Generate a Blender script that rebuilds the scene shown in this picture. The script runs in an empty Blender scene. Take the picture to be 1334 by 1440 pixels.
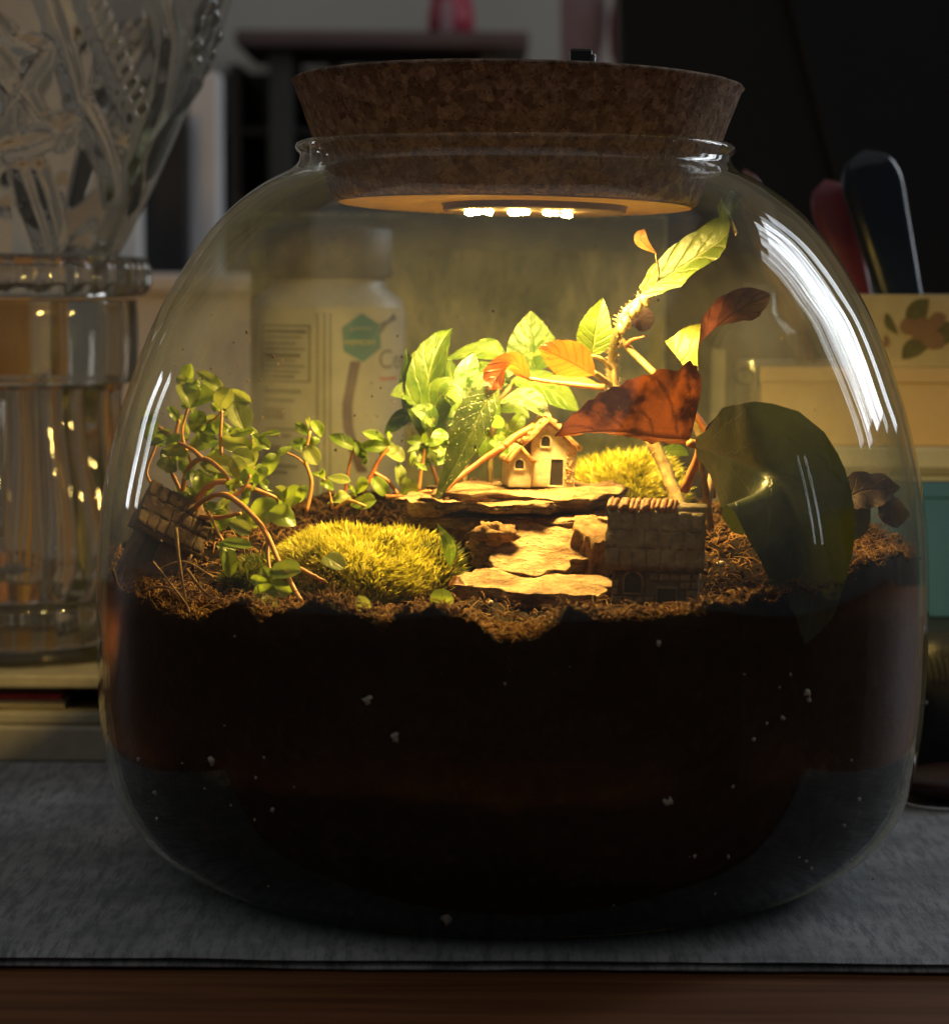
import bpy, bmesh, math, random
from mathutils import Vector, Matrix, noise
random.seed(7)
sc = bpy.context.scene
C = sc.collection
S = 0.01                                   # everything below is written in centimetres
R = math.radians
# ------------------------------------------------------------------ camera, world, light
F_PX, PW, PH = 3600.0, 1334.0, 1440.0
CAM = Vector((-1.1, -74.0, 17.02))
CROT = (Matrix.Rotation(R(90 - 5.08), 3, 'X') @ Matrix.Rotation(R(0.4), 3, 'Z'))
cd = bpy.data.cameras.new('camera'); cam = bpy.data.objects.new('camera', cd); C.objects.link(cam)
cam.location = CAM * S; cam.rotation_euler = CROT.to_euler()
cd.sensor_fit = 'HORIZONTAL'; cd.sensor_width = 36; cd.lens = F_PX / PW * 36
cd.clip_start = 0.02; cd.clip_end = 50
cd.dof.use_dof = True; cd.dof.focus_distance = 0.70; cd.dof.aperture_fstop = cd.lens / 5.6
sc.camera = cam
w = bpy.data.worlds.new('World'); sc.world = w; w.use_nodes = True
w.node_tree.nodes['Background'].inputs[0].default_value = (0.93, 0.96, 1.0, 1)
w.node_tree.nodes['Background'].inputs[1].default_value = 0.048

def area(name, loc, target, sx, sy, power, col, shape='RECTANGLE'):
    l = bpy.data.lights.new(name, 'AREA'); l.shape = shape; l.size = sx * S; l.size_y = sy * S
    l.energy = power; l.color = col
    o = bpy.data.objects.new(name, l); C.objects.link(o); o.location = Vector(loc) * S
    d = (Vector(target) - Vector(loc)); o.rotation_euler = d.to_track_quat('-Z', 'Y').to_euler(); return o
# the window to the right: two tall casements; a smaller, dimmer one to the left
def streak_breakup(o, seed):
    # noise put into the window light to break up its reflected streaks
    l = o.data; l.use_nodes = True; n = l.node_tree.nodes; k = l.node_tree.links
    g = n.new('ShaderNodeNewGeometry'); mp = n.new('ShaderNodeMapping'); mp.inputs['Scale'].default_value = (3.2, .8, 1); mp.inputs['Location'].default_value = (seed, seed * 2, 0)
    t = n.new('ShaderNodeTexNoise'); t.inputs['Scale'].default_value = 2.2; t.inputs['Detail'].default_value = 5
    r = n.new('ShaderNodeValToRGB'); r.color_ramp.elements[0].position = .34; r.color_ramp.elements[1].position = .74; r.color_ramp.elements[0].color = (.08, .08, .08, 1); r.color_ramp.elements[1].color = (1.8, 1.8, 1.8, 1)
    k.new(g.outputs['Parametric'], mp.inputs[0]); k.new(mp.outputs[0], t.inputs['Vector']); k.new(t.outputs[0], r.inputs[0]); k.new(r.outputs[0], n['Emission'].inputs['Strength'])
streak_breakup(area('window_light', (114, 58, 66), (0, 0, 14), 9, 70, 1.0, (0.84, 0.91, 1.0)), 1)
streak_breakup(area('window_light', (103, 78, 66), (0, 0, 14), 22, 70, 4.4, (0.86, 0.92, 1.0)), 2)
streak_breakup(area('window_light', (88, 98, 58), (0, 0, 14), 9, 70, 0.8, (0.84, 0.91, 1.0)), 3)
streak_breakup(area('window_light', (-118, 92, 30), (-10, 10, 12), 7, 36, 0.6, (0.88, 0.93, 1.0)), 4)
streak_breakup(area('window_light', (125, -10, 30), (6, -6, 10), 2.0, 26, 0.06, (0.82, 0.90, 1.0)), 5)
area('amber_fill', (-48, 34, 9), (-38, 58, -2), 10, 10, .55, (1, .60, .18))          # unseen amber fill added to warm the vase and what lies behind
area('overhead_fill', (-30, -60, 230), (-20, 20, 0), 420, 420, 9.5, (1.0, 0.97, .92))  # unseen broad fill added to lift the mat, cork and walls
vs = sc.view_settings; sc.display_settings.display_device = 'sRGB'
vs.view_transform = 'Standard'; vs.look = 'None'; vs.exposure = 0; vs.gamma = 1
cy = sc.cycles
cy.use_denoising = True; cy.max_bounces = 14; cy.transparent_max_bounces = 48
cy.transmission_bounces = 12; cy.glossy_bounces = 6; cy.diffuse_bounces = 4
cy.caustics_reflective = False; cy.caustics_refractive = False
cy.sample_clamp_indirect = 4.0

def at(px, py, Y):
    d = CROT @ Vector(((px - PW / 2) / F_PX, -(py - PH / 2) / F_PX, -1))
    return CAM + d * ((Y - CAM.y) / d.y)
def at_z(px, py, z):
    d = CROT @ Vector(((px - PW / 2) / F_PX, -(py - PH / 2) / F_PX, -1))
    return CAM + d * ((z - CAM.z) / d.z)
def cm(px, Y): return px * (Y - CAM.y) / F_PX
def rnd(a, b): return random.uniform(a, b)
def nz(p, s=1.0, k=0): return noise.noise(Vector((p[0] * s + k * 17.3, p[1] * s + k * 5.1, p[2] * s - k * 9.7)))

# ------------------------------------------------------------------ object helpers
ORI = {}
def thing(name, label, cat, loc=(0, 0, 0), rot=None, group=None, kind=None):
    o = bpy.data.objects.new(name, None); C.objects.link(o); o.empty_display_size = 0.01
    o.location = Vector(loc) * S
    if rot is not None: o.rotation_euler = rot
    ORI[o.name] = Vector(loc)
    return tag(o, label, cat, group, kind)
def tag(o, label=None, cat=None, group=None, kind=None):
    if label: o['label'] = label
    if cat: o['category'] = cat
    if group: o['group'] = group
    if kind: o['kind'] = kind
    return o
def mesh_of(name, verts, faces, mats, uvs=None, smooth=True, fmat=None, off=Vector((0, 0, 0))):
    me = bpy.data.meshes.new(name)
    me.from_pydata([((v[0] - off[0]) * S, (v[1] - off[1]) * S, (v[2] - off[2]) * S) for v in verts], [], faces)
    for m in (mats if isinstance(mats, (list, tuple)) else [mats]): me.materials.append(m)
    if fmat: me.polygons.foreach_set('material_index', fmat)
    if smooth: me.polygons.foreach_set('use_smooth', [True] * len(me.polygons))
    if uvs:
        l = me.uv_layers.new(name='UVMap')
        for p in me.polygons:
            for li in p.loop_indices: l.data[li].uv = uvs[me.loops[li].vertex_index]
    me.update(); return me
def obj(name, geo, mats, parent=None, smooth=False, uvs=None, local=False, label=None, fmat=None):
    """geo = (verts, faces) in cm; world coordinates unless local"""
    off = Vector((0, 0, 0))
    if parent is not None and not local: off = ORI.get(parent.name, Vector((0, 0, 0)))
    me = mesh_of(name, geo[0], geo[1], mats, uvs if uvs else (geo[2] if len(geo) > 2 else None), smooth, fmat, off)
    o = bpy.data.objects.new(name, me); C.objects.link(o)
    if parent is not None: o.parent = parent; ORI[o.name] = ORI.get(parent.name, Vector((0, 0, 0)))
    if label: o['label'] = label
    return o
class G:
    """collects geometry"""
    def __init__(s): s.v = []; s.f = []; s.uv = []; s.m = []
    def add(s, geo, M=None, mi=0):
        n = len(s.v)
        for p in geo[0]: s.v.append(M @ Vector(p) if M is not None else Vector(p))
        for f in geo[1]: s.f.append([i + n for i in f]); s.m.append(mi)
        if len(geo) > 2: s.uv += geo[2]
        else: s.uv += [(0, 0)] * len(geo[0])
        return s
    def geo(s): return (s.v, s.f)
def bevel(geo, w, seg=2):
    bm = bmesh.new(); vs_ = [bm.verts.new(p) for p in geo[0]]
    for f in geo[1]: bm.faces.new([vs_[i] for i in f])
    bmesh.ops.recalc_face_normals(bm, faces=bm.faces)
    bmesh.ops.bevel(bm, geom=list(bm.edges), offset=w, segments=seg, affect='EDGES', profile=0.5)
    bm.verts.index_update()
    g = ([v.co.copy() for v in bm.verts], [[v.index for v in f.verts] for f in bm.faces]); bm.free(); return g
def box(x0, x1, y0, y1, z0, z1, bw=0.0, seg=2):
    v = [(x0, y0, z0), (x1, y0, z0), (x1, y1, z0), (x0, y1, z0), (x0, y0, z1), (x1, y0, z1), (x1, y1, z1), (x0, y1, z1)]
    f = [(3, 2, 1, 0), (4, 5, 6, 7), (0, 1, 5, 4), (1, 2, 6, 5), (2, 3, 7, 6), (3, 0, 4, 7)]
    return bevel((v, f), bw, seg) if bw > 0 else ([Vector(p) for p in v], f)
def prism(poly, y0, y1, bw=0.0):
    """polygon of (x,z), anticlockwise, pushed from y0 (front) to y1"""
    n = len(poly)
    v = [Vector((p[0], y0, p[1])) for p in poly] + [Vector((p[0], y1, p[1])) for p in poly]
    f = [list(range(n)), list(range(2 * n - 1, n - 1, -1))] + [[i, i + n, (i + 1) % n + n, (i + 1) % n] for i in range(n)]
    return bevel((v, f), bw, 2) if bw > 0 else (v, f)
def lathe(prof, seg=96, c=(0, 0), mod=None, closed=False):
    v = []; f = []
    n = len(prof)
    for (r, z) in prof:
        for k in range(seg):
            a = 2 * math.pi * k / seg
            rr = mod(r, z, a) if mod else r
            v.append(Vector((c[0] + rr * math.cos(a), c[1] + rr * math.sin(a), z)))
    for i in range(n if closed else n - 1):
        j = (i + 1) % n
        for k in range(seg):
            k2 = (k + 1) % seg
            f.append((i * seg + k, i * seg + k2, j * seg + k2, j * seg + k))
    if not closed:
        if prof[0][0] > 1e-6: f.append(list(range(seg))[::-1])
        if prof[-1][0] > 1e-6: f.append([(n - 1) * seg + k for k in range(seg)])
    return (v, f)
def catmull(P, n):
    P = [Vector(p) for p in P]
    if len(P) == 2: return [P[0].lerp(P[1], i / n) for i in range(n + 1)]
    Q = [P[0] * 2 - P[1]] + P + [P[-1] * 2 - P[-2]]
    out = []
    m = len(P) - 1
    for i in range(n + 1):
        t = i / n * m; k = min(int(t), m - 1); u = t - k
        a, b, c, d = Q[k:k + 4]
        out.append(0.5 * ((2 * b) + (c - a) * u + (2 * a - 5 * b + 4 * c - d) * u * u + (3 * b - a - 3 * c + d) * u ** 3))
    return out
def tube(P, rad, seg=8, n=None, wob=0.0, k=0):
    n = n or max(6, 5 * (len(P) - 1))
    Q = catmull(P, n)
    v = []; f = []
    up = Vector((0.3, 0.2, 1))
    for i, p in enumerate(Q):
        T = (Q[min(i + 1, n)] - Q[max(i - 1, 0)]).normalized()
        A = T.cross(up)
        if A.length < 1e-3: A = T.cross(Vector((1, 0, 0)))
        A.normalize(); B = T.cross(A); up = A.cross(T) if False else up
        t = i / n
        r = rad(t) if callable(rad) else (rad[0] + (rad[1] - rad[0]) * t if isinstance(rad, (tuple, list)) else rad)
        for j in range(seg):
            a = 2 * math.pi * j / seg
            rr = r * (1 + wob * nz((p.x, p.y, p.z + a), 2.2, k))
            v.append(p + A * (rr * math.cos(a)) + B * (rr * math.sin(a)))
    for i in range(n):
        for j in range(seg):
            j2 = (j + 1) % seg
            f.append((i * seg + j, i * seg + j2, (i + 1) * seg + j2, (i + 1) * seg + j))
    f.append(list(range(seg))[::-1]); f.append([n * seg + j for j in range(seg)])
    return (v, f)
def blob(c, r, k=0, amp=0.3, lat=8, lon=12, sq=(1, 1, 1), fr=1.3):
    v = []; f = []
    for i in range(lat + 1):
        for j in range(lon):
            a = math.pi * i / lat; b = 2 * math.pi * j / lon
            d = Vector((math.sin(a) * math.cos(b), math.sin(a) * math.sin(b), math.cos(a)))
            q = r * (1 + amp * nz(d, fr, k) + amp * .4 * nz(d, fr * 3, k + 3))
            v.append(Vector(c) + Vector((d.x * sq[0], d.y * sq[1], d.z * sq[2])) * q)
    for i in range(lat):
        for j in range(lon):
            j2 = (j + 1) % lon
            f.append((i * lon + j, (i + 1) * lon + j, (i + 1) * lon + j2, i * lon + j2))
    return (v, f)

# ------------------------------------------------------------------ materials
class M:
    def __init__(s, name):
        s.m = bpy.data.materials.new(name); s.m.use_nodes = True; s.t = s.m.node_tree; s.n = s.t.nodes; s.l = s.t.links
        s.b = s.n['Principled BSDF']; s.out = s.n['Material Output']
        s.tc = s.n.new('ShaderNodeTexCoord')
    def node(s, t, ins=(), **kw):
        n = s.n.new(t)
        for k, x in kw.items(): setattr(n, k, x)
        for k, x in (ins.items() if isinstance(ins, dict) else enumerate(ins)):
            if x is None: continue
            if isinstance(x, bpy.types.NodeSocket): s.l.new(x, n.inputs[k])
            else: n.inputs[k].default_value = x
        return n
    def math(s, op, a, b=None, c=None, clamp=False):
        n = s.node('ShaderNodeMath', (a, b, c), operation=op); n.use_clamp = clamp; return n.outputs[0]
    def mapped(s, scale=(1, 1, 1), src='Object', rot=(0, 0, 0)):
        k = 100 if src == 'Object' else 1
        n = s.node('ShaderNodeMapping', {0: s.tc.outputs[src], 'Scale': tuple(x * k for x in scale), 'Rotation': rot}); return n.outputs[0]
    def noise(s, scale, detail=4, vec=None, rough=.55, dist=0):
        return s.node('ShaderNodeTexNoise', {'Vector': vec if vec is not None else s.mapped(), 'Scale': scale, 'Detail': detail, 'Roughness': rough, 'Distortion': dist}).outputs[0]
    def ramp(s, fac, stops, interp='LINEAR'):
        n = s.node('ShaderNodeValToRGB', {0: fac}); e = n.color_ramp.elements; n.color_ramp.interpolation = interp
        while len(e) < len(stops): e.new(0.5)
        for i, (p, c) in enumerate(stops):
            e[i].position = p; e[i].color = (*c, 1) if len(c) == 3 else c
        return n.outputs[0]
    def mix(s, fac, a, b, mode='MIX'):
        n = s.node('ShaderNodeMix', data_type='RGBA', blend_type=mode)
        for i, x in ((0, fac), (6, a), (7, b)):
            if isinstance(x, bpy.types.NodeSocket): s.l.new(x, n.inputs[i])
            else: n.inputs[i].default_value = x if i == 0 else ((*x, 1) if len(x) == 3 else x)
        return n.outputs[2]
    def set(s, **kw):
        for k, x in kw.items():
            k = {'base': 'Base Color', 'rough': 'Roughness', 'metal': 'Metallic', 'spec': 'Specular IOR Level', 'coat': 'Coat Weight', 'sss': 'Subsurface Weight', 'sheen': 'Sheen Weight'}.get(k, k)
            if isinstance(x, bpy.types.NodeSocket): s.l.new(x, s.b.inputs[k])
            else: s.b.inputs[k].default_value = (*x, 1) if isinstance(x, tuple) and len(x) == 3 and k == 'Base Color' else x
        return s
    def bump(s, h, strength=.4, dist=.05):
        n = s.node('ShaderNodeBump', {'Height': h, 'Strength': strength, 'Distance': dist * S}); s.l.new(n.outputs[0], s.b.inputs['Normal']); return s
def simple(name, a, b=None, rough=.6, scale=1.5, bump=.2, bd=.04, metal=0, spec=.5, lo=.35, hi=.65):
    m = M(name); n = m.noise(scale, 6)
    m.set(base=m.ramp(n, [(lo, a), (hi, b or tuple(x * .7 for x in a))]), rough=rough, metal=metal, spec=spec)
    if bump: m.bump(m.noise(scale * 3, 6), bump, bd)
    return m.m

def glass_shell(name, film=.012, tint=(.97, .98, .965), edge=(.70, .74, .70), wet=False):
    m = M(name); m.n.remove(m.b)
    lw = m.node('ShaderNodeLayerWeight', {0: .5}).outputs['Facing']
    p5 = m.math('POWER', lw, 5.0)
    fr = m.math('MULTIPLY_ADD', p5, .95, .038, clamp=True)
    tcol = m.mix(m.math('POWER', lw, 4.0), tint, edge)
    tr = m.node('ShaderNodeBsdfTransparent', {0: tcol}).outputs[0]
    gl = m.node('ShaderNodeBsdfGlossy', {0: (1, 1, 1, 1), 'Roughness': .012}).outputs[0]
    # faint film of dust and dried water; also paints in reflected room haze
    nn = m.ramp(m.noise(.45, 5, rough=.6), [(.35, (0, 0, 0)), (.75, (1, 1, 1))])
    zz_ = m.node('ShaderNodeSeparateXYZ', {0: m.tc.outputs['Object']}).outputs[2]
    up_ = m.node('ShaderNodeMapRange', {0: zz_, 1: .085, 2: .125, 3: .12, 4: 1.0}).outputs[0]     # fogged above the soil only
    fm = m.math('MULTIPLY', m.math('MULTIPLY_ADD', nn, film * 1.6, film * .4), up_)
    df = m.node('ShaderNodeBsdfDiffuse', {0: (.8, .8, .78, 1)}).outputs[0]
    a = m.node('ShaderNodeMixShader', (fm, tr, df)).outputs[0]
    if wet: fr = m.math('MULTIPLY', fr, m.node('ShaderNodeMapRange', {0: zz_, 1: .080, 2: .092, 3: .10, 4: 1.0}).outputs[0])   # wet soil lies against the inner wall
    b = m.node('ShaderNodeMixShader', (fr, a, gl)).outputs[0]
    m.l.new(b, m.out.inputs[0]); return m.m
def crystal(name, col=(.97, .96, .93)):
    m = M(name); m.n.remove(m.b)
    g = m.node('ShaderNodeBsdfGlass', {0: (*col, 1), 'Roughness': .015, 'IOR': 1.52}).outputs[0]
    d = m.node('ShaderNodeBsdfDiffuse', {0: (.85, .84, .80, 1)}).outputs[0]; t = m.node('ShaderNodeBsdfTranslucent', {0: (.8, .79, .75, 1)}).outputs[0]
    dt = m.node('ShaderNodeMixShader', (.5, d, t)).outputs[0]  # milky share stands in for light caught inside the cut crystal
    m.l.new(m.node('ShaderNodeMixShader', (.06, g, dt)).outputs[0], m.out.inputs[0]); return m.m

def leaf_mat(name, top, top2, vein, under=None, transl=.45, tcol=None, tund=None, spots=None, rough=.38, nv=6, veinw=.10, spot_scale=9, spot_cut=.5, bump=.5, rimw=0):
    m = M(name)
    uv = m.node('ShaderNodeSeparateXYZ', {0: m.tc.outputs['UV']})
    u, v = uv.outputs[0], uv.outputs[1]
    a = m.math('MULTIPLY', m.math('ABSOLUTE', m.math('SUBTRACT', u, .5)), 2.0)
    vec = m.mapped((1, 1, 1))
    n1 = m.noise(2.2, 5, vec)
    wob = m.math('MULTIPLY_ADD', m.noise(4.0, 3, vec), .12, -.06)
    lat = m.math('FRACT', m.math('ADD', m.math('MULTIPLY_ADD', v, float(nv), m.math('MULTIPLY', a, -1.7)), m.math('MULTIPLY', wob, 3.0)))
    lat = m.math('MULTIPLY', m.math('ABSOLUTE', m.math('SUBTRACT', lat, .5)), 2.0)      # 0 on the vein
    lv = m.node('ShaderNodeMapRange', {0: lat, 1: 0.0, 2: veinw * 1.6, 3: 1.0, 4: 0.0}).outputs[0]
    mv = m.node('ShaderNodeMapRange', {0: a, 1: 0.02, 2: .09, 3: 1.0, 4: 0.0}).outputs[0]
    ve = m.math('MAXIMUM', m.math('MULTIPLY', lv, .75), mv)
    if rimw: ve = m.math('MAXIMUM', ve, m.node('ShaderNodeMapRange', {0: a, 1: .80, 2: 1.0, 3: 0.0, 4: rimw}).outputs[0])
    base = m.mix(m.node('ShaderNodeMapRange', {0: n1, 1: .35, 2: .65}).outputs[0], top, top2)
    if spots:
        vo = m.node('ShaderNodeTexNoise', {'Vector': vec, 'Scale': spot_scale, 'Detail': 2.0, 'Roughness': .6}).outputs[0]
        sp = m.ramp(vo, [(spot_cut - .03, (0, 0, 0)), (spot_cut + .03, (1, 1, 1))])
        base = m.mix(sp, base, spots)
    colt = m.mix(m.math('MULTIPLY', ve, .6), base, vein)
    colu = colt
    if under:
        bf = m.node('ShaderNodeNewGeometry').outputs['Backfacing']
        ub = m.mix(m.node('ShaderNodeMapRange', {0: n1, 1: .35, 2: .65}).outputs[0], under, tuple(x * .6 for x in under))
        ub = m.mix(m.math('MULTIPLY', ve, .8), ub, tuple(x * .25 for x in under))
        colu = m.mix(bf, colt, ub)
    m.set(base=colu, rough=rough, spec=.45)
    m.bump(m.math('SUBTRACT', m.noise(5, 4, vec), m.math('MULTIPLY', ve, .9)), bump, .05)
    tc = m.mix(m.math('MULTIPLY', ve, .7), tcol or tuple(min(1, x * 2.2) for x in top), tuple(x * .35 for x in (tcol or top)))
    if spots: tc = m.mix(m.math('MULTIPLY', sp, .5), tc, spots)
    if tund:
        tu = m.mix(m.node('ShaderNodeMapRange', {0: m.noise(.75, 4, vec), 1: .43, 2: .57}).outputs[0], tund, tuple(x * .10 for x in tund))
        tc = m.mix(bf, tc, m.mix(m.math('MULTIPLY', ve, .85), tu, tuple(x * .12 for x in tund)))
    tl = m.node('ShaderNodeBsdfTranslucent', {0: tc}).outputs[0]
    mx = m.node('ShaderNodeMixShader', (transl, m.b.outputs[0], tl)).outputs[0]
    m.l.new(mx, m.out.inputs[0]); return m.m

MT = {}
MT['jar'] = glass_shell('jar_glass', film=.034)
MT['jar_inner'] = glass_shell('jar_glass_inner', film=.034, wet=True)
MT['bottle_glass'] = glass_shell('bottle_glass', film=.05, edge=(.45, .48, .46))
MT['crystal'] = crystal('cut_crystal')
# cork
m = M('cork'); vc = m.mapped()
vor = m.node('ShaderNodeTexVoronoi', {'Vector': vc, 'Scale': 3.6, 'Randomness': 1.0})
n1 = m.noise(3.0, 8, vc, .7)
c1 = m.ramp(m.noise(6, 6, vc, .75), [(.32, (.06, .030, .018)), (.43, (.42, .275, .185)), (.68, (.72, .53, .39))])
c2 = m.mix(m.math('MULTIPLY', m.node('ShaderNodeSeparateColor', {0: vor.outputs['Color']}).outputs[0], .70), c1, (.13, .068, .040))
pits = m.ramp(m.noise(7, 3, m.mapped((1, 1, .6)), .6), [(.63, (0, 0, 0)), (.70, (1, 1, 1))])
c3 = m.mix(m.math('MULTIPLY', pits, .7), c2, (.10, .045, .022))
m.set(base=c3, rough=.85, spec=.2)
m.bump(m.math('SUBTRACT', m.noise(8, 6, vc, .7), pits), 1.0, .2); MT['cork'] = m.m
# soil
m = M('soil'); n1 = m.noise(2.5, 8, None, .7)
m.set(base=m.ramp(n1, [(.3, (.006, .004, .003)), (.55, (.021, .012, .007)), (.75, (.050, .029, .015))]), rough=.95, spec=.1)
m.bump(m.noise(6, 8, None, .75), .9, .25); MT['soil'] = m.m
MT['crumb'] = simple('peat_crumb', (.15, .078, .03), (.045, .024, .011), .95, 3, .4, .05, spec=.1)
MT['fibre'] = simple('coir_fibre', (.40, .21, .075), (.17, .085, .03), .85, 1.2, 0, spec=.2)
MT['twig'] = simple('pale_twig', (.36, .22, .10), (.16, .09, .04), .8, 2, .3)
MT['perlite'] = simple('perlite', (.62, .58, .52), (.42, .40, .36), .9, 4, .4)
# moss blades: colour varies from clump to clump
def moss(name, a, b, c):
    m = M(name); n1 = m.noise(1.6, 4)
    col = m.ramp(n1, [(.24, (.16, .09, .02)), (.33, a), (.5, b), (.70, c)])
    m.set(base=col, rough=.6, spec=.25)
    tl = m.node('ShaderNodeBsdfTranslucent', {0: col}).outputs[0]
    m.l.new(m.node('ShaderNodeMixShader', (.35, m.b.outputs[0], tl)).outputs[0], m.out.inputs[0]); return m.m
MT['moss'] = moss('moss', (.32, .30, .03), (.68, .62, .07), (.86, .80, .22))
MT['moss_dark'] = moss('moss_dark', (.07, .09, .02), (.16, .17, .03), (.28, .26, .05))
# stone
m = M('sandstone'); vv = m.mapped((1, 1, 3.2)); n1 = m.noise(.9, 8, vv, .62); n2 = m.noise(5, 6, vv, .7)
cs = m.ramp(n1, [(.32, (.11, .055, .024)), (.45, (.33, .19, .085)), (.57, (.50, .33, .17)), (.75, (.62, .45, .25))])
cs = m.mix(m.ramp(n2, [(.56, (0, 0, 0)), (.66, (1, 1, 1))]), cs, (.085, .047, .022))
m.set(base=cs, rough=.8, spec=.3); m.bump(m.math('ADD', n1, m.math('MULTIPLY', n2, .5)), 1.0, .34); MT['stone'] = m.m
m = M('rough_stone'); n1 = m.noise(2.6, 8, None, .7)
m.set(base=m.ramp(n1, [(.3, (.11, .055, .022)), (.55, (.30, .17, .07)), (.75, (.46, .30, .15))]), rough=.85, spec=.25); m.bump(n1, .9, .25); MT['rough_stone'] = m.m
# miniature houses
m = M('cream_clay'); n1 = m.noise(3.5, 6)
cr = m.ramp(n1, [(.3, (.62, .48, .28)), (.5, (.78, .65, .43)), (.7, (.86, .76, .55))])
cr = m.mix(m.ramp(m.noise(11, 3), [(.66, (0, 0, 0)), (.7, (1, 1, 1))]), cr, (.22, .13, .05))
m.set(base=cr, rough=.75, spec=.3); m.bump(m.noise(8, 5), .35, .05); MT['cream'] = m.m
MT['cream_roof'] = simple('ochre_clay_roof', (.60, .36, .14), (.34, .17, .06), .8, 4, .5, .06)
MT['dark_hole'] = simple('opening_shade', (.012, .008, .006), (.02, .013, .009), .7, 4, .2)  # near-black stands in for the shade inside window and door openings
MT['grey_clay'] = simple('grey_stone_clay', (.23, .165, .095), (.135, .095, .055), .85, 4, .6, .07)
MT['grey_mortar'] = simple('grey_mortar', (.13, .105, .075), (.085, .07, .05), .9, 4, .5, .05)
MT['roof_clay'] = simple('umber_roof_clay', (.15, .085, .045), (.075, .045, .027), .8, 3.5, .6, .06)
MT['roof_rust'] = simple('rust_roof_tile', (.46, .20, .07), (.25, .10, .035), .75, 3.5, .5, .06)
MT['pink_clay'] = simple('dull_pink_clay', (.20, .125, .095), (.11, .066, .05), .85, 3, .5, .06)
# plants
MT['jade'] = leaf_mat('round_leaf', (.095, .185, .018), (.21, .30, .045), (.40, .44, .14), transl=.40, tcol=(.42, .55, .05), rough=.30, nv=4, veinw=.08, bump=.25, rimw=.9)
MT['jade2'] = leaf_mat('round_leaf_pale', (.19, .25, .055), (.27, .32, .10), (.34, .36, .12), transl=.42, tcol=(.46, .52, .10), rough=.36, nv=4, veinw=.08, bump=.3, rimw=.9)
MT['stem_o'] = simple('orange_stem', (.66, .28, .095), (.52, .28, .10), .45, 1.3, .15)
MT['stem_r'] = simple('red_brown_stem', (.34, .085, .03), (.45, .20, .06), .45, 1.6, .2)
MT['lime'] = leaf_mat('lime_leaf', (.055, .115, .008), (.115, .18, .018), (.28, .35, .09), transl=.42, tcol=(.15, .22, .012), rough=.36, nv=6, veinw=.16)
MT['green'] = leaf_mat('green_leaf', (.055, .125, .014), (.10, .17, .024), (.06, .11, .02), transl=.44, tcol=(.15, .25, .02), rough=.42, nv=6, veinw=.15, spots=(.36, .42, .09), spot_scale=5, spot_cut=.57)
MT['speck'] = leaf_mat('speckled_leaf', (.24, .30, .13), (.31, .37, .20), (.06, .13, .015), transl=.25, tcol=(.20, .27, .06), rough=.30, nv=6, veinw=.05, spots=(.045, .12, .012), spot_scale=6.5, spot_cut=.52)
MT['darkleaf'] = leaf_mat('dark_fold_leaf', (.030, .052, .010), (.062, .085, .02), (.12, .14, .04), under=(.17, .10, .035), transl=.07, tcol=(.2, .2, .03), rough=.24, nv=8, veinw=.05, spots=(.42, .48, .22), spot_scale=9, spot_cut=.66)
MT['flame'] = leaf_mat('orange_leaf', (.34, .15, .022), (.42, .22, .04), (.26, .04, .010), under=(.36, .095, .018), transl=.5, tcol=(.33, .095, .010), rough=.42, nv=7, veinw=.22)
MT['begonia'] = leaf_mat('red_backed_leaf', (.22, .30, .03), (.36, .40, .06), (.50, .50, .14), under=(.040, .013, .016), transl=.28, tcol=(.55, .40, .04), tund=(.115, .030, .006), rough=.40, nv=5, veinw=.15, bump=.8)
MT['begonia_twist'] = leaf_mat('purple_backed_leaf', (.22, .24, .03), (.32, .33, .07), (.60, .56, .18), under=(.17, .075, .085), transl=.36, tcol=(.70, .62, .10), tund=(.11, .035, .025), rough=.40, nv=6, veinw=.14, bump=.8)
MT['begonia_top'] = leaf_mat('yellow_green_leaf', (.058, .115, .008), (.115, .17, .018), (.32, .35, .10), under=(.34, .14, .05), transl=.45, tcol=(.16, .21, .010), rough=.38, nv=7, veinw=.16, bump=.8)
MT['begonia_small'] = leaf_mat('purple_leaf', (.026, .013, .014), (.045, .020, .020), (.05, .02, .018), transl=.05, tcol=(.12, .04, .03), rough=.65, nv=6)
MT['glossdark'] = leaf_mat('dark_glossy_leaf', (.022, .034, .017), (.045, .058, .027), (.075, .085, .04), transl=.06, tcol=(.18, .22, .05), rough=.33, nv=5, veinw=.05, bump=.35)
MT['bract'] = leaf_mat('dry_leaf', (.46, .22, .08), (.30, .13, .05), (.20, .08, .03), transl=.45, tcol=(.75, .36, .10), rough=.6, nv=5)
MT['hairy'] = simple('hairy_stem', (.34, .26, .10), (.20, .125, .05), .6, 3, .5, .06)
MT['hair'] = simple('stem_hair', (.60, .46, .24), (.48, .34, .16), .6, 2, 0)

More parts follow.
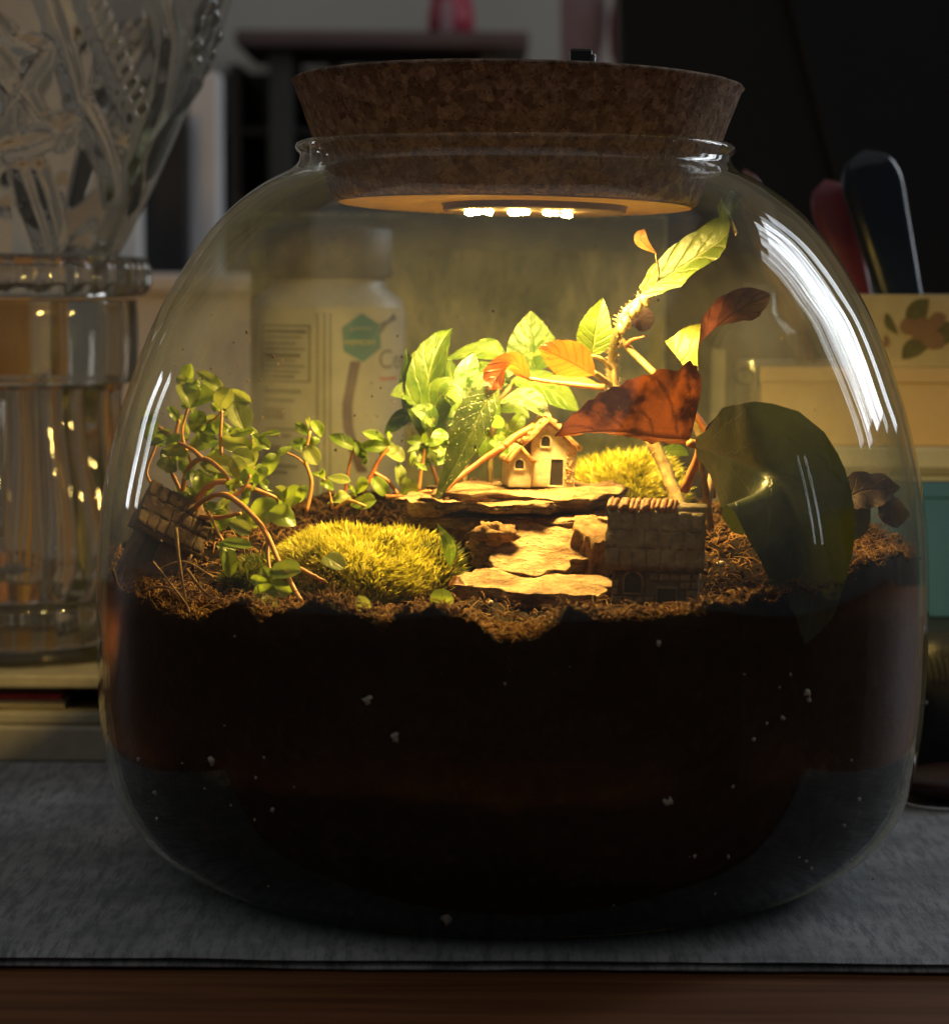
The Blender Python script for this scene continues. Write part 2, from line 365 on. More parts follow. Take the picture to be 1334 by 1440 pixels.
# ------------------------------------------------------------------ setting: table, mat, walls
m = M('table_wood'); vw = m.mapped((.05, 1.0, 1.0)); n1 = m.noise(1.4, 6, vw, .6, .6); n2 = m.noise(9, 4, vw)
m.set(base=m.mix(m.math('MULTIPLY', n2, .35), m.ramp(n1, [(.3, (.085, .030, .010)), (.5, (.18, .068, .024)), (.7, (.27, .115, .042))]), (.05, .018, .007)), rough=.62, spec=.25); m.bump(n2, .1, .02); MT['wood'] = m.m
o = obj('table', box(-140, 140, -170, 75, -3.5, -.42, .3), MT['wood']); tag(o, kind='structure')
o = obj('floor', box(-900, 900, -900, 400, -80, -75), simple('floor_boards', (.09, .06, .04), (.06, .04, .03), .6, .05, 0)); tag(o, kind='structure')
m = M('mat_cloth'); vm = m.mapped()
wv = m.node('ShaderNodeTexWave', {'Vector': m.mapped((1, 1, 1), rot=(0, 0, .5)), 'Scale': 3.2, 'Distortion': 2.4, 'Detail': 3.0, 'Detail Scale': 2.0}).outputs[0]
n1 = m.noise(.35, 6, vm, .65); n2 = m.noise(1.5, 8, m.mapped((2.4, .32, 1), rot=(0, 0, .42)), .75)
cb = m.ramp(n1, [(.3, (.19, .20, .205)), (.5, (.33, .34, .345)), (.7, (.48, .48, .495))])
cb = m.mix(m.ramp(n2, [(.46, (0, 0, 0)), (.60, (.8, .8, .8))]), cb, (.13, .14, .155))
m.set(base=cb, rough=.9, spec=.15, sheen=.2); m.bump(m.math('ADD', m.math('MULTIPLY', wv, .35), m.noise(6, 5, m.mapped((2, .7, 1)), .7)), .5, .07); MT['mat'] = m.m
def mat_geo(z0, z1, yin, k, xs=150):
    # cloth sheet with a gently wavy front hem, rounded over the front
    e0 = at_z(0, 1342, 0); e1 = at_z(1334, 1352, 0); sl = (e1.y - e0.y) / (e1.x - e0.x)
    prof = [(60, z1), (10, z1), (1.2, z1), (.5, z1), (.22, z1 - .02), (.05, z1 - .09), (0, (z0 + z1) / 2), (.05, z0 + .05), (.25, z0), (60, z0)]
    v = []; f = []
    n = len(prof)
    for i in range(xs + 1):
        x = -21 + 43 * i / xs
        y0 = e0.y + sl * (x - e0.x) + yin + .13 * nz((x, 0, 0), .22, k) + .05 * nz((x, 0, 0), .9, k)
        dz = .035 * nz((x, 3, 0), .35, k)
        for (dy, z) in prof: v.append(Vector((x, y0 + dy, z + (dz if dy < 5 else 0))))
    for i in range(xs):
        for j in range(n - 1): f.append((i * n + j, (i + 1) * n + j, (i + 1) * n + j + 1, i * n + j + 1))
    return (v, f)
mt = thing('place_mat', 'grey woven cloth mat with a doubled hem spread under the jar', 'mat', (0, -20, 0))
obj('top_layer', mat_geo(-.17, -.003, 0, 1), MT['mat'], mt, smooth=True)
obj('hem_layer', mat_geo(-.40, -.18, .06, 2), MT['mat'], mt, smooth=True)
MT['wall'] = simple('painted_wall', (.66, .63, .56), (.60, .575, .52), .9, .05, .1)
o = obj('wall', box(-160, 200, 150, 156, -60, 140), MT['wall']); tag(o, kind='structure')

# ------------------------------------------------------------------ the jar
ZK = [0, .08, .3, .7, 1.4, 2.5, 4.5, 7, 9, 11, 13, 14.5, 16, 17, 18, 18.7, 19.3, 19.75, 20.05, 20.25, 20.45, 20.65]
RK = [8.2, 8.75, 9.3, 10.0, 10.82, 11.46, 11.86, 11.96, 11.95, 11.78, 11.36, 10.88, 10.27, 9.74, 9.1, 8.55, 7.95, 7.35, 6.85, 6.45, 6.22, 6.15]
def lerp_tab(x, X, Yv):
    if x <= X[0]: return Yv[0]
    for i in range(len(X) - 1):
        if x <= X[i + 1]: return Yv[i] + (Yv[i + 1] - Yv[i]) * (x - X[i]) / (X[i + 1] - X[i])
    return Yv[-1]
def r_out(z): return lerp_tab(z, ZK, RK)
WALL = .26
def r_in(z): return r_out(z) - WALL if z < 19.2 else r_out(z) - WALL - .05
outer = catmull([Vector((r, 0, z)) for r, z in zip(RK, ZK)], 110)
pr = [(0, .35), (4, .12), (7.4, .02), (7.9, 0)]
pr = [(p[0], p[1]) for p in pr] + [(p.x, p.z) for p in outer]
rim = [(6.18, 20.72), (6.27, 20.80), (6.30, 20.90), (6.26, 21.0), (6.15, 21.05), (6.03, 21.05), (5.92, 21.0), (5.88, 20.9), (5.88, 20.6)]
inner = [(p.x - (WALL if p.z < 19 else WALL + .04), max(p.z, .32)) for p in outer if .3 < p.z < 20.6][::-1]
n_out = (len(pr) + len(rim) - 4) * 200
pr = pr + rim + inner + [(8.6, .48), (6, .46), (3, .6), (0, .75)]
def wob(r, z, a):
    if r < .01: return r
    q = (math.cos(a) * 3, math.sin(a) * 3, z * .35)
    return r + (.035 * nz(q, .55, 1 if r > 5 else 2) + .016 * nz(q, 1.6, 4)) * min(1, max(0, (20.2 - z) / 2))
jg = lathe(pr, 200, mod=wob)
o = obj('glass_jar', jg, [MT['jar'], MT['jar_inner']], smooth=True, fmat=[0 if i < n_out else 1 for i in range(len(jg[1]))])
tag(o, 'large clear round-shouldered glass terrarium jar on the grey mat', 'jar')

# dried specks on the inside of the glass
g = G()
for (cx, cy_, sx, sy, n) in ((565, 570, 45, 60, 60), (480, 560, 110, 70, 40), (300, 480, 40, 60, 14), (640, 430, 90, 60, 8), (1160, 650, 60, 70, 16), (220, 740, 30, 40, 14), (230, 560, 14, 60, 22), (720, 470, 250, 130, 26)):
    for i in range(n):
        px, py = random.gauss(cx, sx), random.gauss(cy_, sy)
        # on the near wall
        lo, hi = -11.9, 0.0
        p0 = at(px, py, -6)
        rr = r_in(p0.z) - .03
        if abs(p0.x) < rr - .2:
            Y = -math.sqrt(rr * rr - p0.x ** 2) if random.random() < .25 else math.sqrt(rr * rr - p0.x ** 2)
            p = at(px, py, Y); rr = r_in(p.z) - .03
            k = rr / math.hypot(p.x, p.y); p = Vector((p.x * k, p.y * k, p.z))
            g.add(blob(p, rnd(.014, .042), i, .5, 4, 6))
o = obj('dried_specks', g.geo(), simple('speck_brown', (.14, .08, .04), (.30, .22, .12), .9, 9, 0), smooth=True)
tag(o, 'tiny brown dirt specks dried on the inside of the glass jar', 'dirt', kind='stuff')

# ------------------------------------------------------------------ cork lid with its lamp
lid = thing('cork_lid', 'brown agglomerated cork stopper with a built-in lamp on the jar', 'lid', (0, 0, 19.3))
lid.rotation_euler = (R(-1.5), R(.75), 0)
cz0, cz1 = 0.0, 3.62
def cork_r(z): return 5.2 + (6.52 - 5.2) * (z / cz1) ** 1.05
prof = [(0, 0), (5.02, 0), (5.15, .04), (5.22, .12)] + [(cork_r(z), z) for z in [.2 + 3.08 * i / 26 for i in range(27)]] + [(6.47, 3.36), (6.43, 3.42), (6.35, 3.45), (6.2, 3.45), (0, 3.45)]
def corkmod(r, z, a):
    if r < 4: return r
    q = (math.cos(a) * 6, math.sin(a) * 6, z * .5)
    d = .03 * nz(q, .8, 3) + .02 * nz(q, 3.0, 5)
    if z > 3.3: d += .04 * min(0, nz(q, 2.2, 8) - .1)
    return r + d
obj('cork_body', lathe(prof, 220, mod=corkmod), MT['cork'], lid, smooth=True, local=True)
obj('painted_glow_face', lathe([(0, -.004), (4.98, -.004), (5.06, -.022), (4.98, -.035), (0, -.035)], 96), simple('painted_glow_cork', (.86, .54, .13), (.72, .42, .09), .8, 2.2, .3, .05), lid, smooth=False, local=True)  # bright yellow colour paints in the lamp's glow on the cork underside
MT['black_plastic'] = simple('black_plastic', (.012, .012, .013), (.016, .016, .018), .3, 2, 0)
MT['steel'] = simple('steel', (.55, .55, .56), (.5, .5, .5), .25, 2, 0, metal=1)
bx_ = (at(815, 85, -4.2) - Vector((0, 0, 19.3)))
sw = obj('switch_button', bevel(box(bx_.x - .33, bx_.x + .27, -4.6, -3.9, 3.38, 3.96)[:2], .07), MT['black_plastic'], lid, local=True)
obj('switch_cap', box(bx_.x + .275, bx_.x + .37, -4.5, -4.0, 3.38, 3.84, .03), MT['steel'], sw, local=True)
MT['lamp_plate'] = simple('brown_lamp_plate', (.14, .075, .03), (.09, .05, .02), .5, 2, .1)
lp = obj('lamp_plate', lathe([(0, 0.01), (2.66, 0.01), (2.66, -.05), (2.62, -.06), (2.6, -.21), (2.5, -.24), (0, -.24)], 72, (.55, -.6)), MT['lamp_plate'], lid, smooth=False, local=True)
m = M('led_emitter'); m.set(base=(1, .8, .45), rough=.4); m.b.inputs['Emission Color'].default_value = (1, .62, .16, 1); m.b.inputs['Emission Strength'].default_value = 520; MT['led'] = m.m
for (x, y, rx) in ((-1.12, -1.3, .42), (-.05, -1.6, .30), (1.05, -1.3, .42)):
    g = G()
    for q in range(5): g.add(blob((x + .1 + rx * (-.8 + .4 * q) + rnd(-.05, .05), y + rnd(-.1, .1), -.27 - rnd(0, .07)), rnd(.05, .095), q + int(x * 10), .8, 8, 12, (1.2, 1, .8), 2.0))
    obj('led', g.geo(), MT['led'], lid, smooth=True, local=True)
led = bpy.data.lights.new('lid_lamp', 'AREA'); led.shape = 'DISK'; led.size = 3.6 * S; led.energy = 1.02; led.color = (1, .655, .175)
lo = bpy.data.objects.new('lid_lamp', led); C.objects.link(lo); lo.location = Vector((.6, -1.0, 18.80)) * S

# ------------------------------------------------------------------ soil
PXT = [120, 150, 175, 205, 250, 290, 330, 352, 380, 430, 470, 500, 530, 560, 600, 640, 665, 690, 715, 740, 762, 785, 800, 820, 850, 900, 985, 1050, 1110, 1150, 1180, 1215, 1250, 1300]
PYT = [800, 806, 832, 850, 872, 872, 846, 862, 872, 852, 850, 866, 888, 866, 858, 868, 884, 900, 910, 908, 898, 876, 854, 856, 866, 872, 858, 846, 834, 830, 815, 792, 786, 788]
def dent(a):
    # the big leaf lies between soil and glass here
    d = (math.degrees(a) % 360 - 311) / 11.5
    return .42 * max(0, 1 - d * d) ** .5 if abs(d) < 1 else 0
def rim_z(x):
    r = r_in(8.8) - .05
    Y = -math.sqrt(max(0, r * r - x * x))
    # pixel column of this x
    px = (x - CAM.x) * F_PX / (Y - CAM.y) + PW / 2
    for _ in range(3):
        p = at(px, 850, Y); px += (x - p.x) * F_PX / (Y - CAM.y)
    return at(px, lerp_tab(px, PXT, PYT), Y).z
def soil_in(x, y):
    z = 9.15 + .085 * y
    z += 1.25 * math.exp(-((x - 9.6) ** 2 / 4.5 + (y + 1.5) ** 2 / 14))         # heap at the right
    z += .7 * math.exp(-((x - 5.6) ** 2 / 3 + (y + .5) ** 2 / 8))
    z += .55 * math.exp(-((x + 8.8) ** 2 / 5 + (y - .5) ** 2 / 10))
    z += .2 * nz((x, y, 0), .55, 2)
    return z
def soil_h(x, y, jit=True):
    r = math.hypot(x, y); R0 = r_in(9) - .05
    zi = soil_in(x, y)
    if y < 2:
        k = max(0, min(1, (R0 - r) / 2.4)); k = k * k * (3 - 2 * k)
        xx = x * R0 / max(r, .1) if y < 0 else x
        xx = max(-R0 + .02, min(R0 - .02, xx))
        zi = zi * k + rim_z(xx) * (1 - k) if y < 0 else zi * max(k, y / 2) + rim_z(xx) * (1 - max(k, y / 2))
    if jit and r > R0 - 1.2 and y < 3: zi += .22 * nz((x, y, 0), 1.5, 7) + .16 * nz((x, y, 0), 3.6, 8)
    if jit: zi += .11 * nz((x, y, 0), 1.8, 5) + .10 * nz((x, y, 0), 4.2, 6)
    return zi
v = []; f = []
NR, NT = 70, 520
rr_ = [(i / NR) ** .75 for i in range(NR + 1)]
for i in range(NR + 1):
    for k in range(NT):
        a = 2 * math.pi * k / NT
        R0 = r_in(9) - .05 - dent(a)
        x, y = rr_[i] * R0 * math.cos(a), rr_[i] * R0 * math.sin(a)
        v.append(Vector((x, y, soil_h(x, y))))
for i in range(NR):
    for k in range(NT):
        k2 = (k + 1) % NT; f.append((i * NT + k, (i + 1) * NT + k, (i + 1) * NT + k2, i * NT + k2))
lev = [8.0, 7, 6, 5, 4, 3, 2.2, 1.6, 1.1, .8, .62]
base_i = NR * NT
for z in lev:
    for k in range(NT):
        a = 2 * math.pi * k / NT
        q = (math.cos(a) * 12, math.sin(a) * 12, z)
        R0 = r_in(z) - .05 - dent(a) * min(1, max(0, (z - 3.5) / 2)) - .10 * max(0, nz(q, .9, 3)) - .05 * max(0, nz(q, 2.5, 4))
        v.append(Vector((R0 * math.cos(a), R0 * math.sin(a), z)))
for i in range(len(lev)):
    s0 = base_i if i == 0 else base_i + NT * i
    for k in range(NT):
        k2 = (k + 1) % NT; f.append((s0 + k, s0 + NT + k, s0 + NT + k2, s0 + k2))
f.append([base_i + NT * len(lev) + k for k in range(NT)][::-1])
o = obj('soil', (v, f), MT['soil'], smooth=True); tag(o, kind='structure')
# crumbs and fibres lying on the soil
def on_soil(x, y): return Vector((x, y, soil_h(x, y)))
def rand_disc(Rm):
    while True:
        x, y = rnd(-Rm, Rm), rnd(-Rm, Rm)
        if x * x + y * y < Rm * Rm: return x, y
g = G(); gf = G()
for i in range(7000):
    if i % 3 == 0:
        a = rnd(math.pi, 2 * math.pi); r = rnd(10.2, 11.62); x, y = r * math.cos(a), r * math.sin(a)
    else: x, y = rand_disc(11.3)
    p = on_soil(x, y)
    g.add(blob(p + Vector((0, 0, rnd(-.04, .05))), rnd(.025, .085) * (1 if random.random() < .92 else 2.0), i, 1.1, 4, 6, (rnd(.6, 1.5), rnd(.6, 1.2), .8)))
for i in range(8200):
    if i % 2 == 0:
        a = rnd(math.pi - .1, 2 * math.pi + .1); r = rnd(9.8, 11.6); x, y = r * math.cos(a), r * math.sin(a)
    else: x, y = rand_disc(11.2)
    p = on_soil(x, y); L = rnd(.15, .7); b = rnd(0, 6.3)
    d = Vector((math.cos(b), math.sin(b), rnd(-.15, .55))) * L
    mid = p + d * .5 + Vector((rnd(-.12, .12), rnd(-.12, .12), rnd(0, .2)))
    e = p + d
    for q in (mid, e):
        rr = math.hypot(q.x, q.y)
        if rr > 11.62: q.x *= 11.6 / rr; q.y *= 11.6 / rr
    gf.add(tube([p + Vector((0, 0, -.02)), mid, e], (rnd(.012, .028), .006), 3, 4))
o = obj('soil_crumbs', g.geo(), MT['crumb'], smooth=True); tag(o, 'dark brown crumbs of peat loose on top of the soil', 'soil crumbs', kind='stuff')
o = obj('coir_fibres', gf.geo(), MT['fibre'], smooth=True); tag(o, 'tangled brown coir fibres over the top of the soil', 'fibre', kind='stuff')
# perlite grains against the glass, and in the heap
g = G()
for (px, py, r) in ((519, 983, .16), (556, 1035, .13), (660, 997, .07), (385, 1137, .12), (288, 1013, .09), (628, 1290, .17), (300, 1070, .12), (937, 1125, .15), (975, 1203, .07), (800, 940, .10), (925, 903, .10), (1135, 975, .09), (1137, 984, .07), (195, 1068, .06), (218, 1115, .07), (735, 1055, .06), (465, 980, .05), (590, 1175, .05), (480, 970, .05), (1000, 1010, .05), (1100, 1010, .06), (1180, 880, .06), (870, 1060, .06), (700, 1130, .05), (410, 1040, .05), (340, 1060, .05), (1060, 1040, .05), (1195, 785, .14), (1243, 780, .14), (1085, 745, .10), (1012, 795, .1), (250, 770, .10), (690, 850, .08), (600, 870, .08)):
    z = at(px, py, -10.5).z
    if py > 900 or z < 7.9:
        for _ in range(4):
            p = at(px, py, -10); rr = r_in(p.z) - .10
            Y = -math.sqrt(max(0, rr * rr - p.x ** 2)); p = at(px, py, Y)
            rr = r_in(p.z) - .15; Y = -math.sqrt(max(0, rr * rr - p.x ** 2)); p = at(px, py, Y)
        g.add(blob(p, r, px, .7, 6, 8))
    else:
        best = min((abs(soil_h(at(px, py, Y).x, Y) - at(px, py, Y).z), Y) for Y in [-10 + .25 * i for i in range(70)] if math.hypot(at(px, py, Y).x, Y) < 11.3) if px else None
        p = at(px, py, best[1]); g.add(blob(p + Vector((0, 0, .03)), r, px, .6, 6, 8))
for i in range(90):
    px, py = rnd(200, 1250), rnd(885, 1290)
    for _ in range(3):
        p = at(px, py, -10); rr = r_in(max(.6, p.z)) - .12
        if abs(p.x) > rr - .5: break
        Y = -math.sqrt(rr * rr - p.x ** 2); p = at(px, py, Y)
    else:
        if p.z > .6: g.add(blob(p, rnd(.02, .05), i, .8, 4, 6))
o = obj('perlite_grains', g.geo(), MT['perlite'], smooth=True); tag(o, 'scattered small white perlite grains in the dark soil', 'perlite', kind='stuff')
# dry roots and twigs at the left
tw = thing('root_tangle', 'dry pale root tangle sticking out of the soil at the left', 'roots', tuple(at(255, 830, -6.5)))
for k, (P, r) in enumerate([([(215, 790), (235, 815), (262, 850), (268, 868)], .035), ([(247, 742), (252, 790), (262, 850)], .06), ([(225, 800), (260, 790), (300, 812)], .04), ([(262, 800), (290, 835), (318, 845)], .05), ([(190, 835), (230, 825), (280, 850)], .035), ([(270, 780), (250, 810), (222, 838)], .035), ([(300, 790), (280, 815), (285, 860)], .04), ([(158, 800), (170, 828), (205, 842)], .05), ([(330, 820), (300, 845), (270, 845)], .035)]):
    pts = []
    for j, (px, py) in enumerate(P): pts.append(at(px, py, -6.9 + .45 * k * .5 - j * .2 if px > 200 else -4.6))
    obj('root', tube(pts, (r, r * .6), 6), MT['twig'], tw, smooth=True)

# ------------------------------------------------------------------ moss
def moss_patch(name, label, cx, cy_, rx, ry, zc, hz, n, mat_, L=(.25, .55), k=0, hole=None):
    t = thing(name, label, 'moss', (cx, cy_, zc), kind='stuff')
    v = []; f = []
    nu = 40
    def top(x, y):
        q = 1 - (((x - cx) / rx) ** 2 + ((y - cy_) / ry) ** 2) ** 1.7
        return max(0, q) ** .5 * (1 + .35 * nz((x, y, 3), .6, k + 5))
    for i in range(nu + 1):
        for j in range(nu + 1):
            # disc-mapped grid
            u, w_ = 2 * i / nu - 1, 2 * j / nu - 1
            X = u * math.sqrt(1 - w_ * w_ / 2); Yv = w_ * math.sqrt(1 - u * u / 2)
            x, y = cx + X * rx, cy_ + Yv * ry
            v.append(Vector((x, y, zc - .35 + hz * top(x, y) + .12 * nz((x, y, 0), 1.2, k))))
    for i in range(nu):
        for j in range(nu):
            a = i * (nu + 1) + j; f.append((a, a + nu + 1, a + nu + 2, a + 1))
    obj('moss_bed', (v, f), MT['moss_dark'], t, smooth=True)
    g = G()
    for i in range(n):
        a = rnd(0, 6.283); r = math.sqrt(random.random())
        x, y = cx + rx * r * math.cos(a), cy_ + ry * r * math.sin(a)
        z = zc - .38 + hz * top(x, y) + .12 * nz((x, y, 0), 1.2, k)
        out = Vector(((x - cx) / rx ** 1.2 * .9, (y - cy_) / ry ** 1.2 * .9 - .1, .75)).normalized()
        lean = Vector((nz((x, y, 1), 1.1, k + 1), nz((x, y, 2), 1.1, k + 2), 0)) * 1.1
        d = (out + lean + Vector((rnd(-.4, .4), rnd(-.4, .4), rnd(-.1, .3)))).normalized()
        l = rnd(*L) * rnd(.7, 1.15); wd = rnd(.016, .042)
        s_ = d.cross(Vector((rnd(-1, 1), rnd(-1, 1), rnd(-1, 1)))).normalized() * wd
        p = Vector((x, y, z)); mid = p + d * l * .55; tip = p + d * l + Vector((rnd(-.06, .06), rnd(-.06, .06), -.05))
        nb = len(g.v)
        g.v += [p - s_ * .5, p + s_ * .5, mid + s_, mid - s_, tip]
        g.f += [(nb, nb + 1, nb + 2, nb + 3), (nb + 3, nb + 2, nb + 4)]
    o = obj('moss_blades', g.geo(), mat_, t); o['kind'] = 'stuff'
    return t
pc = at(510, 775, -3.6)
moss_patch('moss_cushion', 'bright yellow-green moss cushion at the foot of the stone slabs', pc.x, -3.6, 2.6, 3.1, 8.98, 1.28, 26000, MT['moss'], (.2, .52), k=1)
pc2 = at(612, 765, -4.6)
moss_patch('moss_cushion', 'small dull green moss tuft between bright moss and stones', pc2.x, -4.4, .55, .8, 8.8, 1.35, 1500, MT['moss_dark'], (.3, .7), k=4)
pc3 = at(868, 668, 4.2)
moss_patch('moss_cushion', 'yellow-green moss bank behind the slabs right of the cream house', pc3.x, 4.4, 2.0, 1.3, 10.3, 1.55, 6500, MT['moss'], (.25, .65), k=7)
pc4 = at(362, 790, -5.0)
moss_patch('moss_cushion', 'shaded green moss under the trailing orange stems', pc4.x, -4.2, .95, 1.5, 8.75, .95, 1800, MT['moss_dark'], (.25, .5), k=9)

# ------------------------------------------------------------------ stones
def slab(name, label, cat, cx, cy_, rx, ry, ztop, th, seed, tilt=(0, 0), rot=0, mat_=None, rough=.16, layers=6):
    NS = 64
    def rad(a, lv): 
        d = Vector((math.cos(a), math.sin(a), 0))
        return 1 + rough * 1.5 * nz(d, 1.6, seed) + rough * 1.1 * (.25 - abs(nz(d, 3.4, seed + 1))) + rough * .5 * nz(d, 8, seed + 4) + rough * .30 * nz((d.x * 3, d.y * 3, lv * 1.7), 1.6, seed + 2) + rough * .2 * nz((d.x * 9, d.y * 9, lv * 2.3), 1.5, seed + 2)
    v = []; f = []
    rings = [.0, .2, .4, .6, .75, .88, .96, 1.0]
    def P(a, q, lv, z):
        x, y = rx * q * rad(a, lv) * math.cos(a), ry * q * rad(a, lv) * math.sin(a)
        z += (.14 * nz((x + cx, y, seed), .9, seed) + .08 * nz((x, y, seed), 2.6, seed) + .07 * (round(2.5 * nz((x, y, seed), .8, seed + 6)) / 2.5)) * (1 if lv == 0 else .6)
        return Vector((x, y, z))
    for q in rings:
        for k in range(NS): v.append(P(2 * math.pi * k / NS, q, 0, 0))
    for l in range(1, layers + 1):
        for k in range(NS):
            q = 1.0 - (.035 if l % 2 else -.015) - .04 * (l / layers) ** 2
            v.append(P(2 * math.pi * k / NS, q, l, -th * l / layers))
    for k in range(NS): v.append(P(2 * math.pi * k / NS, .5, layers, -th))
    nr = len(rings) + layers + 1
    for i in range(nr - 1):
        for k in range(NS):
            k2 = (k + 1) % NS; f.append((i * NS + k, (i + 1) * NS + k, (i + 1) * NS + k2, i * NS + k2))
    f.append([(nr - 1) * NS + k for k in range(NS)][::-1])
    Mx = Matrix.Translation((cx, cy_, ztop)) @ Matrix.Rotation(R(tilt[0]), 4, 'X') @ Matrix.Rotation(R(tilt[1]), 4, 'Y') @ Matrix.Rotation(R(rot), 4, 'Z')
    o = obj(name, ([Mx @ p for p in v], f), mat_ or MT['stone'], smooth=True)
    for p in o.data.polygons: pass
    return tag(o, label, cat, 'stones stacked into a small cliff' )
zA = at(735, 702, -2.2).z
pA = at(735, 702, .8)
slab('stone_slab', 'topmost flat stone slab, carrying the cream house', 'stone', pA.x + .1, 1.1, 2.75, 3.3, zA + .06, .30, 11, (0, 0), 0, rough=.2)
pB = at(722, 716, -.5)
zB = at(722, 717, -2.9).z
slab('stone_slab', 'second flat stone slab, sandwiched right under the topmost one', 'stone', pB.x - .25, .1, 2.6, 3.0, zB + .05, .26, 23, (-2, 1.5), 20, rough=.22)
slab('stone_slab', 'third thin stone slab, overhanging the dark hollow', 'stone', pB.x + .25, .1, 2.55, 3.1, zB - .27, .28, 29, (1, -1.2), 75, rough=.26)
pC = at(764, 772, -3.9)
slab('stone_block', 'pale sloping stone block in the hollow below the slabs', 'stone', pC.x + .1, -3.5, 2.0, 1.25, pC.z + .12, .9, 31, (26, 3), 10, rough=.26)
o = obj('stone_lump', blob(at(693, 750, -3.6), .5, 5, .7, 16, 22, (1.05, .8, .6), 2.2), MT['rough_stone'], smooth=True); tag(o, 'rough rust-brown stone lump wedged under the left of slabs', 'stone', 'stones stacked into a small cliff')
pD = at(752, 820, -6.1)
slab('stone_slab', 'lowest front stone slab, sloping down to the soil', 'stone', pD.x, -5.9, 2.1, 1.25, pD.z - .02, .5, 47, (8, 1.5), 0, rough=.24)
pE = at(834, 770, -3.6)
slab('stone_block', 'upright orange stone leaning beside the dark stone cottage', 'stone', pE.x + .1, -3.4, .62, .9, at(834, 744, -3.6).z, 1.6, 53, (14, 10), 0, MT['rough_stone'], .3)
pF = at(603, 706, -1.2)
slab('stone_chip', 'small pale stone chip at the left end of the slabs', 'stone', pF.x, -1.4, .62, .6, at(603, 702, -1.6).z, .45, 61, (6, -4), 0, rough=.25)
pG = at(655, 760, -1.4)
slab('stone_block', 'dark shadowed stone block propping up the left end of slabs', 'stone', pG.x, -.4, 1.1, 1.4, zB - .5, 1.3, 71, (0, 0), 0, MT['rough_stone'], .2)

# ------------------------------------------------------------------ miniature houses
def arch(cx, cz, w_, h, n=8):
    r = w_ / 2
    return [(cx - r, cz - h / 2), (cx + r, cz - h / 2)] + [(cx + r * math.cos(math.pi * i / n), cz + h / 2 - r + r * math.sin(math.pi * i / n)) for i in range(n + 1)]
def ring_prism(poly, th, y0, y1):
    cx = sum(p[0] for p in poly) / len(poly); cz = sum(p[1] for p in poly) / len(poly)
    n = len(poly); out = []
    for p in poly:
        d = Vector((p[0] - cx, p[1] - cz)); d = d * (1 + th / d.length); out.append((cx + d.x, cz + d.y))
    v = [Vector((p[0], y0, p[1])) for p in out] + [Vector((p[0], y0, p[1])) for p in poly] + [Vector((p[0], y1, p[1])) for p in out] + [Vector((p[0], y1, p[1])) for p in poly]
    f = []
    for i in range(n):
        j = (i + 1) % n
        f += [(i, j, n + j, n + i), (2 * n + i, i, n + i, 3 * n + i)[:0] or (i, 2 * n + i, 2 * n + j, j), (n + i, n + j, 3 * n + j, 3 * n + i)]
    return (v, f)
def rough_geo(geo, amp, sc_, k):
    """subdivide and knock a hand-made unevenness into it"""
    bm = bmesh.new(); vs_ = [bm.verts.new(p) for p in geo[0]]
    for f in geo[1]: bm.faces.new([vs_[i] for i in f])
    bmesh.ops.recalc_face_normals(bm, faces=bm.faces)
    bmesh.ops.triangulate(bm, faces=[f for f in bm.faces if len(f.verts) > 4])
    bmesh.ops.subdivide_edges(bm, edges=list(bm.edges), cuts=3, use_grid_fill=True)
    for v_ in bm.verts:
        c = v_.co
        v_.co = c + Vector((nz(c, sc_, k), nz(c, sc_, k + 1), nz(c, sc_, k + 2))) * amp
    bm.verts.index_update()
    g = ([v_.co.copy() for v_ in bm.verts], [[v_.index for v_ in f.verts] for f in bm.faces]); bm.free(); return g
def opening(name, poly, y, parent, depth=.06, frame=.05, mat_f=None, hole=None):
    w_ = obj(name, ring_prism(poly, frame, y - .05, y + .03), mat_f, parent, local=True)
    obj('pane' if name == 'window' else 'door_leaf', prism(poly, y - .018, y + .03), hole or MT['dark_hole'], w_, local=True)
    return w_
# cream house
Yh = .7
hb = at(760, 690, Yh); hb.z = zA + .10
hs = cm(1, Yh)
h = thing('miniature_house', 'tiny cream clay house with gabled roof standing on top stone slab', 'miniature house', tuple(hb), (R(0), R(2.0), R(7)))
X = lambda px: (px - 760) * hs
Z = lambda py: (690 - py) * hs
wall_poly = [(X(744), 0), (X(808), 0), (X(809), Z(634)), (X(767), Z(598)), (X(744), Z(622))]
obj('wall', rough_geo(prism(wall_poly, 0, 1.7, .03), .035, 2.0, 1), MT['cream'], h, smooth=True, local=True)
ann = [(X(713), 0), (X(745), 0), (X(745), Z(650)), (X(728), Z(637)), (X(713), Z(652))]
an = obj('annex', rough_geo(prism(ann, -.18, 1.3, .03), .03, 2.2, 2), MT['cream'], h, smooth=True, local=True)
def roofpair(L, A, Rt, th, y0, y1, k, parent, nm='roof'):
    d1 = Vector((L[0] - A[0], L[1] - A[1])).normalized(); n1 = Vector((d1.y, -d1.x))
    if n1.y < 0: n1 = -n1
    d2 = Vector((Rt[0] - A[0], Rt[1] - A[1])).normalized(); n2 = Vector((-d2.y, d2.x))
    if n2.y < 0: n2 = -n2
    ap = (A[0], A[1] + th * 1.25)
    poly = [A, L, (L[0] + n1.x * th, L[1] + n1.y * th), ap, (Rt[0] + n2.x * th, Rt[1] + n2.y * th), Rt]
    poly = [tuple(p) for p in poly][::-1]
    return obj(nm, rough_geo(prism(poly, y0, y1), .05, 2.6, k), MT['cream_roof'], parent, smooth=True, local=True)
rf = roofpair((X(733), Z(632)), (X(767), Z(597)), (X(812), Z(637)), .13, -.22, 1.8, 5, h)
roofpair((X(709), Z(656)), (X(728), Z(637)), (X(748), Z(655)), .09, -.34, 1.3, 9, an, 'annex_roof')
g = G()
